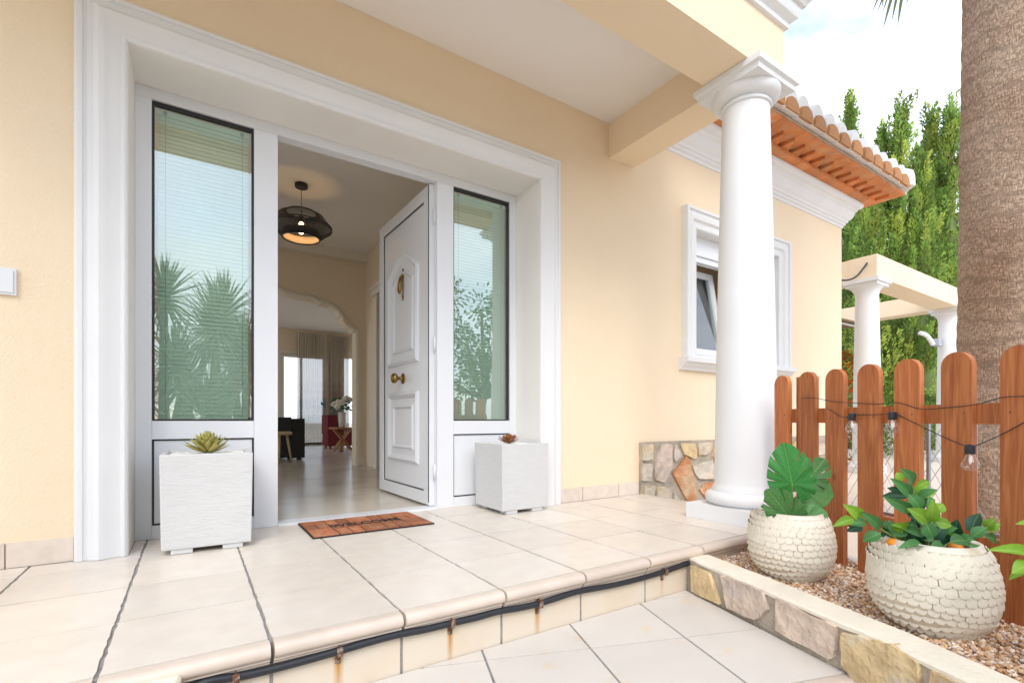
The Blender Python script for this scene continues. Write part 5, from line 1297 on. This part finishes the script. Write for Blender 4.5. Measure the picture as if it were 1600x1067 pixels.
# string light
sl_t = thing('string_light', 'black string light cable with clear bulbs strung along the picket fence', 'string light', tuple(FP(0.1, 0.02, 0.6)))
def fpx(px, py, o_=0.018):
    d = ray(px, py); a = fence_pt(0)+fn*o_; det = -d[0]*fd.y+d[1]*fd.x; t = (-a.x*fd.y+a.y*fd.x)/det; return Vector((d[0]*t, d[1]*t, CAMZ+d[2]*t))
w1 = [fpx(*p) for p in ((1251, 622), (1275, 622), (1300, 627), (1345, 630), (1377, 631), (1402, 629), (1440, 639))]+[fpx(*p) for p in ((1475, 637), (1524, 632), (1565, 621), (1600, 619), (1650, 617))]
w2 = [fpx(*p) for p in ((1293, 638), (1318, 652), (1331, 646), (1345, 648), (1392, 647), (1402, 648), (1440, 666), (1475, 683), (1514, 699))]
w3 = [fpx(*p) for p in ((1514, 699), (1530, 694), (1566, 678), (1600, 660), (1640, 640))]
w4 = [fpx(*p) for p in ((1293, 600), (1303, 612), (1313, 630), (1335, 648))]
for ww in (w1, w2, w3): obj('cable', tube(nb(), smooth_pts(ww, 5), 0.0016, 6), 'black_rubber', sl_t, smooth=True)
for px, py in ((1331, 648), (1394, 646), (1516, 698)):
    c = fpx(px, py, 0.034); b_ = part_root('bulb', sl_t, tuple(c))
    obj('socket', lathe(nb(), [(0.0135, -0.024), (0.0148, -0.020), (0.0148, 0.004), (0.006, 0.008)], c, 20), 'black_rubber', b_, smooth=True, angle=40)
    obj('glass', lathe(nb(), [(0.012, -0.024), (0.014, -0.032), (0.0215, -0.048), (0.0255, -0.060), (0.024, -0.070), (0.016, -0.078), (0.004, -0.081)], c, 24), 'bulb_glass', b_, smooth=True)
    obj('filament', lathe(nb(), [(0.004, -0.024), (0.0045, -0.05), (0.002, -0.058)], c, 8), 'ceramic_white', b_)

# metal gate panel behind the fence, on the kerb
gate = thing('metal_fence', 'grey metal mesh fence panel standing just behind the picket fence', 'fence', tuple(FP(0.2, -0.12, -0.072)))
for s, w_ in ((-0.18, 0.022), (0.055, 0.02), (0.235, 0.011), (0.30, 0.010), (0.42, 0.016), (0.47, 0.006)):
    bm = nb(); obox(bm, FP(s, -0.125, 0.26), fd, fn, Vector((0, 0, 1)), w_/2, w_/2, 0.33); obj('bar', bm, 'galvanised', gate, bevel=0.001)
for z_ in (0.59, 0.17):
    bm = nb(); obox(bm, FP(0.16, -0.14, z_), fd, fn, Vector((0, 0, 1)), 0.40, 0.004, 0.007); obj('crossbar', bm, 'galvanised', gate)
bm = nb()
for k in range(-12, 30):
    s = -0.2+k*0.045
    for sg in (1, -1):
        pts = []
        a_, b_ = Vector((s, 0.18)), Vector((s+sg*0.40*0.62, 0.58))
        c_ = [p for p in (a_, b_)]
        if min(c_[0].x, c_[1].x) < -0.22 or max(c_[0].x, c_[1].x) > 0.55: continue
        tube(bm, [FP(a_.x, -0.135+0.002*sg, a_.y), FP(b_.x, -0.135+0.002*sg, b_.y)], 0.0012, 4)
obj('wire_mesh', bm, 'galvanised', gate, kind='stuff')

# ------------------------------------------------------------------ palm
PX, PY = 4.175, 0.83
palm = thing('palm_tree', 'tall palm with thick brown ringed trunk behind the picket fence', 'palm tree', (PX, PY, -0.15))
bm = nb(); uvl = bm.loops.layers.uv.new('UVMap'); nr, na = 260, 110; Hh = 6.5; rings = []
for i in range(nr+1):
    z_ = -0.16+Hh*i/nr; row = []
    r0 = 0.272-0.010*min(1, max(0, z_)/3)+0.05*math.exp(-(z_+0.16)*4)
    lean = 0.016*max(0, z_)
    for k in range(na):
        a = 2*math.pi*k/na
        rg = 0.0018*math.sin((z_+0.02*math.sin(a*2))*2*math.pi/0.115+0.35*math.sin(a))+0.004*mnoise.noise(Vector((math.cos(a)*9, math.sin(a)*9, z_*9)))+0.006*mnoise.noise(Vector((math.cos(a)*3, math.sin(a)*3, z_*3)))
        row.append(bm.verts.new((PX+lean*0.8+(r0+rg)*math.cos(a), PY-lean*0.35+(r0+rg)*math.sin(a), z_)))
    rings.append(row)
for i in range(nr):
    for k in range(na):
        q = (k+1) % na; f = bm.faces.new((rings[i][k], rings[i][q], rings[i+1][q], rings[i+1][k])); f.smooth = True
        uv = ((k, i), (k+1, i), (k+1, i+1), (k, i+1))
        for lp, (a, b) in zip(f.loops, uv): lp[uvl].uv = (a/na*1.7, b/nr*Hh)
me = bpy.data.meshes.new('trunk'); bm.to_mesh(me); bm.free(); me.materials.append(M['palm_trunk']); link('trunk', me, palm)
top = Vector((PX+0.08, PY-0.03, 6.28))
def fan_leaf(t, az, el, plen, size, droop, m):
    d = Vector((math.cos(az)*math.cos(el), math.sin(az)*math.cos(el), math.sin(el))); pts = [top+Vector((0, 0, random.uniform(-0.2, 0.25)))]
    for k in range(1, 6): pts.append(pts[-1]+d*plen/5+Vector((0, 0, -0.02*k*k*0.25)))
    hub = pts[-1]; dirn = (pts[-1]-pts[-2]).normalized(); side = dirn.cross(Vector((0, 0, 1))).normalized(); up = side.cross(dirn)
    bm = nb(); tube(bm, pts, [0.022, 0.02, 0.017, 0.014, 0.012, 0.01], 6)
    for k in range(34):
        th = -2.0+4.0*k/33; dd = dirn*math.cos(th)+side*math.sin(th)+up*random.uniform(-.06, .10); dd.normalize(); ln = size*(1-0.12*abs(th))*random.uniform(0.85, 1.08)
        wv_ = (dirn*-math.sin(th)+side*math.cos(th)); prev = None
        for j in range(6):
            u = j/5; p = hub+dd*ln*u+Vector((0, 0, -droop*u*u*u*ln)); hw = (0.020*math.sin(min(1, 0.25+u)*math.pi*0.85)+0.001)*(1 if j < 5 else 0.05)
            a = [bm.verts.new(p-wv_*hw), bm.verts.new(p+wv_*hw)]
            if prev: bm.faces.new((prev[0], prev[1], a[1], a[0]))
            prev = a
    obj('frond', bm, m, t, smooth=True)
for k in range(26):
    az = k*2.39996; el = R(72-4.6*k)
    fan_leaf(palm, az, el, random.uniform(0.85, 1.15), random.uniform(0.75, 0.95), random.uniform(0.3, 0.7), 'palm_leaf')
# withered fronds hanging low beside the trunk
def hang_leaf(hub, dirn, size):
    a = top+Vector((0, 0, -0.35)); mid = (a+hub)/2+Vector((0, 0, 0.55)); pts = smooth_pts([a, mid, hub+Vector((0, 0, 0.35)), hub], 4)
    dirn = Vector(dirn).normalized(); side = dirn.cross(Vector((hub.x, hub.y, 0)).normalized()).normalized(); bm = nb(); tube(bm, pts, 0.013, 6)
    for k in range(15):
        th = -0.75+1.5*k/14; dd = (dirn*math.cos(th)+side*math.sin(th)+Vector((0, 0, -0.35))).normalized(); ln = size*random.uniform(0.72, 1.05)*(1-0.12*abs(th)); wv_ = dd.cross(Vector((hub.x, hub.y, 0)).normalized()).normalized(); prev = None
        for j in range(6):
            u = j/5; p = hub+dd*ln*u+Vector((0, 0, -0.25*u*u*ln)); hw = (0.016*math.sin(min(1, 0.3+u)*math.pi*0.85)+0.001)*(1 if j < 5 else 0.05)
            q = [bm.verts.new(p-wv_*hw), bm.verts.new(p+wv_*hw)]
            if prev: bm.faces.new((prev[0], prev[1], q[1], q[0]))
            prev = q
    obj('frond', bm, 'palm_leaf', palm, smooth=True)
hang_leaf(atD(1428, -112, 3.2), (-0.05, 0.0, -1), 0.50); hang_leaf(atD(1408, -140, 3.5), (-0.2, 0.1, -1), 0.56)

# ------------------------------------------------------------------ pergola
pg = thing('pergola', 'white columned pergola with cream beams standing beyond the house corner', 'pergola', (9.0, 3.2, -0.15))
def pcol(cx, cy):
    c = part_root('column', pg, (cx, cy, -0.15)); zt_ = 2.495
    pr = [(0.22, -0.148), (0.22, -0.06), (0.20, -0.04), (0.17, 0.02)]+[(0.17-0.035*(k/10)**1.3, 0.02+(zt_-0.20-0.02)*k/10) for k in range(1, 11)]+[(0.145, zt_-0.17), (0.145, zt_-0.15), (0.16, zt_-0.13), (0.19, zt_-0.09)]
    obj('shaft', lathe(nb(), pr, (cx, cy, 0), 40), 'white_paint', c, smooth=True, angle=40)
    bm = nb(); bx(bm, cx-0.19, cx+0.19, cy-0.19, cy+0.19, zt_-0.09, zt_-0.05); bx(bm, cx-0.215, cx+0.215, cy-0.215, cy+0.215, zt_-0.049, zt_-0.001); obj('abacus', bm, 'white_paint', c, bevel=0.008)
pcol(7.83, 3.01); pcol(11.03, 3.01); pcol(7.83, 6.4); pcol(11.03, 6.4)
obj('beam', box(7.66, 11.22, 2.83, 3.17, 2.495, 2.80), 'stucco', pg, bevel=0.02); obj('beam', box(7.66, 11.22, 6.25, 6.57, 2.495, 2.80), 'stucco', pg, bevel=0.02)
obj('beam', box(7.66, 8.0, 3.171, 6.249, 2.50, 2.795), 'stucco', pg, bevel=0.02); obj('beam', box(10.87, 11.2, 3.171, 6.249, 2.50, 2.795), 'stucco', pg, bevel=0.02)
cbl = obj('cable', tube(nb(), smooth_pts([atD(*p) for p in ((1300, 436, 6.70), (1322, 438, 6.68), (1338, 432, 6.66), (1350, 418, 6.65), (1358, 408, 6.67), (1370, 404, 6.80))], 5), 0.012, 8), 'black_rubber', None, smooth=True); tag(cbl, 'black cable draped over the pergola beam end', 'cable')
lampw = thing('wall_lamp', 'curved white wall lamp fixed to the far pergola column', 'wall lamp', tuple(atD(1463, 534, 8.45)))
bm = nb(); pts = [atD(*p) for p in ((1437, 520, 8.4), (1446, 523, 8.4), (1453, 530, 8.4), (1458, 539, 8.4))]; tube(bm, smooth_pts(pts, 4), 0.035, 10); obj('shade', bm, 'white_paint', lampw, smooth=True)
c = atD(1463, 535, 8.46); obj('bracket', box(c.x-0.06, c.x+0.12, c.y-0.05, c.y+0.05, c.z-0.06, c.z+0.06), 'galvanised', lampw, bevel=0.01)
cnp = thing('canopy', 'brown canvas canopy with pale struts under the pergola', 'canopy', (8.9, 4.8, -0.15))
bm = nb(); prism(bm, [(8.10, 3.9, 2.30), (10.6, 3.9, 2.30), (10.6, 5.9, 2.62), (8.10, 5.9, 2.62)], [(8.10, 3.9, 2.27), (10.6, 3.9, 2.27), (10.6, 5.9, 2.59), (8.10, 5.9, 2.59)]); obj('fabric', bm, 'canvas_brown', cnp)
for y_ in (4.0, 5.8): obj('strut', tube(nb(), [(8.12, y_, 2.26+(y_-3.9)*0.16-0.02), (10.58, y_, 2.26+(y_-3.9)*0.16-0.02)], 0.02, 8), 'white_pvc', cnp)
for x_, y_ in ((8.2, 3.95), (10.5, 3.95), (8.2, 5.85), (10.5, 5.85)): obj('leg', tube(nb(), [(x_, y_, -0.148), (x_, y_, 2.27+(y_-3.9)*0.16)], 0.02, 8), 'white_pvc', cnp)

# ------------------------------------------------------------------ conifers and shrubs
def foliage_mesh(name, items, m):
    V_, F_, C_l = [], [], []
    for (p, d, n, ln, wd, c) in items:
        x_ = d.cross(n); x_.normalize(); b0 = len(V_)
        V_ += [tuple(p-x_*wd*0.35), tuple(p+x_*wd*0.35), tuple(p+d*ln*0.55+x_*wd), tuple(p+d*ln), tuple(p+d*ln*0.55-x_*wd)]
        F_ += [(b0, b0+1, b0+2, b0+3, b0+4)]; C_l += [(*c, 1)]*5
    me = bpy.data.meshes.new(name); me.from_pydata(V_, [], F_); a = me.color_attributes.new('col', 'FLOAT_COLOR', 'POINT')
    a.data.foreach_set('color', [v for c in C_l for v in c]); me.materials.append(M[m]); return me
def conifer(x, y, h_, r_, label, n=9000, seed=0, yel=0.0, zb=-0.3):
    rnd = random.Random(seed); t = thing('conifer_tree', label, 'conifer', (x, y, zb), 'tall conifers beyond the pergola')
    obj('trunk', tube(nb(), [(x, y, zb), (x, y, zb+h_*0.5), (x, y, zb+h_*0.93)], [0.14, 0.08, 0.015], 8), 'bark', t)
    # upswept plumes of differing tone make the uneven outline
    items = []; nclump = 230; per = max(20, n//nclump)
    for q in range(nclump):
        tz = (q+rnd.random())/nclump; tz = tz**0.9; az = rnd.uniform(0, 6.283)
        rad = r_*((1-tz)**0.95*min(1, 0.6+tz*2.0))*rnd.uniform(0.55, 1.0)*(0.85+0.3*mnoise.noise(Vector((math.cos(az)*1.3+seed, math.sin(az)*1.3, tz*4))))
        b0 = Vector((x+rad*math.cos(az), y+rad*math.sin(az), zb+0.1+tz*(h_-0.9))); pl_ = rnd.uniform(0.55, 1.15)*(0.75+0.35*(1-tz)); pw = pl_*rnd.uniform(0.10, 0.18)*(1-0.35*tz)
        ax = Vector((math.cos(az)*0.16+rnd.gauss(0, .07), math.sin(az)*0.16+rnd.gauss(0, .07), 1)).normalized(); tone = rnd.choice((0.5, 0.75, 1.0, 1.15, 1.3)); yw_ = rnd.random() < 0.3+yel
        for k in range(per):
            u = rnd.random()**0.8; a2 = rnd.uniform(0, 6.283); rr = pw*math.sin(math.pi*min(0.98, 0.12+0.86*u))*(0.5+0.6*rnd.random())
            p = b0+ax*pl_*u+Vector((rr*math.cos(a2), rr*math.sin(a2), 0)); d = (ax*0.9+Vector((math.cos(a2)*0.6, math.sin(a2)*0.6, 0))+Vector((rnd.gauss(0, .2), rnd.gauss(0, .2), rnd.gauss(0, .2)))).normalized()
            nn = Vector((rnd.gauss(0, 1), rnd.gauss(0, 1), rnd.gauss(0, 1))).normalized(); g_ = tone*rnd.uniform(0.8, 1.2)
            c = (0.43*g_, 0.50*g_, 0.11*g_) if yw_ else (0.28*g_, 0.42*g_, 0.10*g_)
            items.append((p, d, nn, rnd.uniform(0.04, 0.11), rnd.uniform(0.008, 0.017), c))
    o = link('crown', foliage_mesh('crown', items, 'conifer_leaf'), t)
    # solid dark core added to block gaps in the crown
    bm = nb(); prv = [(0.05, 0.3)]
    for k in range(1, 13):
        tz = k/12; prv.append((max(0.015, r_*0.55*(1-tz)**1.1*min(1, 0.55+tz*2)), 0.3+tz*(h_*0.86-0.3)))
    lathe(bm, prv, (x, y, zb), 14)
    for v in bm.verts:
        k = 1+0.25*mnoise.noise(v.co*1.4); v.co.x = x+(v.co.x-x)*k; v.co.y = y+(v.co.y-y)*k
    obj('crown_core', bm, 'tree_leaf', t)
def at_ray(px, D): d = ray(px, 600); return d[0]*D, d[1]*D
spec = [(1328, 133, 12.6, 0.85), (1352, 232, 12.0, 0.95), (1380, 178, 12.4, 0.70), (1409, 146, 12.0, 0.95), (1437, 222, 11.8, 0.9), (1453, 152, 12.5, 0.75), (1483, 143, 12.2, 1.1), (1530, 160, 12.4, 1.1), (1585, 150, 12.8, 1.1), (1290, 180, 13.2, 1.0), (1250, 330, 13.6, 1.0)]
for k, (px, py, D, r_) in enumerate(spec):
    x, y = at_ray(px, D); h_ = CAMZ+(656-py)/FPX*D+0.3
    conifer(x, y, h_, r_, ('slim conifer spire rising directly above the tiled eaves' if k == 0 else 'tall yellow green conifer in the row beyond the pergola'), 28000 if k < 7 else 13000, k*13+1, 0.1*(k % 3))
def bush(name, label, c, r_, h_, n, cols, cat='shrub', group=None, m='conifer_leaf', ls=(0.04, 0.09)):
    t = thing(name, label, cat, c, group); items = []
    for k in range(n):
        az = random.uniform(0, 6.283); u = random.random()**0.5; ze = random.random()
        rr = r_*math.sin(math.pi*min(0.97, 0.18+0.8*ze))*(0.6+0.45*u); p = Vector((c[0]+rr*math.cos(az), c[1]+rr*math.sin(az), c[2]+0.03+h_*ze))
        d = Vector((math.cos(az)+random.gauss(0, .5), math.sin(az)+random.gauss(0, .5), 0.5+random.gauss(0, .4))).normalized()
        nn = Vector((random.gauss(0, 1), random.gauss(0, 1), random.gauss(0, 1))).normalized(); g_ = random.uniform(0.75, 1.25); cc = random.choice(cols)
        items.append((p, d, nn, random.uniform(*ls), random.uniform(*ls)*0.35, tuple(v*g_ for v in cc)))
    link('foliage', foliage_mesh('foliage', items, m), t)
    obj('stem', tube(nb(), [(c[0], c[1], c[2]), (c[0], c[1], c[2]+h_*0.6)], [0.03, 0.012], 7), 'bark', t)
x, y = at_ray(1318, 7.6); bush('orange_shrub', 'orange leaved shrub growing beside the near pergola column', (x, y, -0.15), 0.42, 1.75, 1500, [(0.55, 0.14, 0.02), (0.42, 0.10, 0.02), (0.14, 0.18, 0.04)])
x, y = at_ray(1366, 9.6); bush('white_flower_shrub', 'low shrub of white flowers between the pergola columns', (x, y, -0.15), 0.4, 1.0, 900, [(0.7, 0.68, 0.6), (0.16, 0.22, 0.06), (0.2, 0.25, 0.1)])
x, y = at_ray(1438, 10.2); bush('green_shrub', 'dense green shrub at the foot of the conifers', (x, y, -0.15), 1.0, 1.2, 1800, [(0.12, 0.18, 0.04), (0.08, 0.14, 0.03)])

# ------------------------------------------------------------------ garden behind the camera, seen mirrored in the sidelights
def yucca(x, y, heads, label):
    t = thing('yucca', label, 'yucca', (x, y, gz), 'yuccas across the path from the porch')
    for (dx, dy, h_, ln) in heads:
        hd = Vector((x+dx, y+dy, gz+h_)); obj('trunk', tube(nb(), [(x, y, gz), (x+dx*0.6, y+dy*0.6, gz+h_*0.6), tuple(hd)], [0.09, 0.06, 0.05], 8), 'bark', t)
        bm = nb()
        for k in range(150):
            az = k*2.39996; el = R(88-0.95*k); d = Vector((math.cos(az)*math.cos(el), math.sin(az)*math.cos(el), math.sin(el))); s_ = d.cross(Vector((0, 0, 1))).normalized(); L_ = ln*random.uniform(0.8, 1.1); prev = None
            for j in range(5):
                u = j/4; p = hd+d*L_*u+Vector((0, 0, -0.12*u*u*L_)); hw = 0.022*(1-u**2)+0.001; a = [bm.verts.new(p-s_*hw), bm.verts.new(p+s_*hw)]
                if prev: bm.faces.new((prev[0], prev[1], a[1], a[0]))
                prev = a
        obj('leaf_rosette', bm, 'yucca_leaf', t)
yucca(-0.35, -3.0, [(0, 0, 2.75, 0.8), (0.6, -0.2, 2.2, 0.8), (-0.5, 0.1, 2.45, 0.8), (0.25, 0.3, 1.5, 0.75), (-0.3, 0.3, 1.3, 0.75)], 'tallest branched yucca mirrored in the sidelight glass')
yucca(0.75, -3.3, [(0, 0, 1.7, 0.8), (0.35, 0.2, 2.55, 0.75), (-0.35, 0.2, 1.2, 0.75), (-0.3, -0.1, 2.7, 0.8), (0.4, 0, 1.1, 0.7)], 'branched yucca mirrored in the sidelight glass')
def leafy_tree(x, y, h_, r_, label):
    t = thing('garden_tree', label, 'tree', (x, y, gz), 'trees across the garden'); obj('trunk', tube(nb(), [(x, y, gz), (x+0.1, y, gz+h_*0.4), (x, y, gz+h_*0.9)], [0.12, 0.09, 0.03], 8), 'bark', t); items = []
    cl = [Vector((x+random.gauss(0, r_*0.5), y+random.gauss(0, r_*0.5), gz+h_*random.uniform(0.4, 1.0))) for _ in range(26)]
    for c in cl:
        obj('branch', tube(nb(), [(x+0.05, y, gz+h_*0.35), tuple(c)], [0.035, 0.01], 5), 'bark', t)
        for k in range(150):
            d = Vector((random.gauss(0, 1), random.gauss(0, 1), random.gauss(0, 1))).normalized(); p = c+d*random.uniform(0.1, 0.5)
            nn = Vector((random.gauss(0, 1), random.gauss(0, 1), random.gauss(0, 1))).normalized(); g_ = random.uniform(0.7, 1.3)
            items.append((p, d, nn, random.uniform(0.08, 0.14), random.uniform(0.02, 0.035), (0.09*g_, 0.14*g_, 0.045*g_)))
    link('crown', foliage_mesh('crown', items, 'conifer_leaf'), t)
yucca(0.2, -2.5, [(0, 0, 1.0, 0.8), (-0.4, 0.1, 1.7, 0.8), (0.45, 0.1, 1.9, 0.8), (0.1, 0.2, 2.3, 0.8)], 'squat many headed yucca mirrored low in the sidelight glass')
leafy_tree(6.2, -5.0, 4.2, 1.5, 'leafy garden tree mirrored in the sidelight beside the column')
leafy_tree(3.2, -6.5, 3.6, 1.4, 'leafy garden tree standing across the drive')
leafy_tree(-2.6, -6.0, 3.6, 1.6, 'leafy garden tree behind the yuccas')
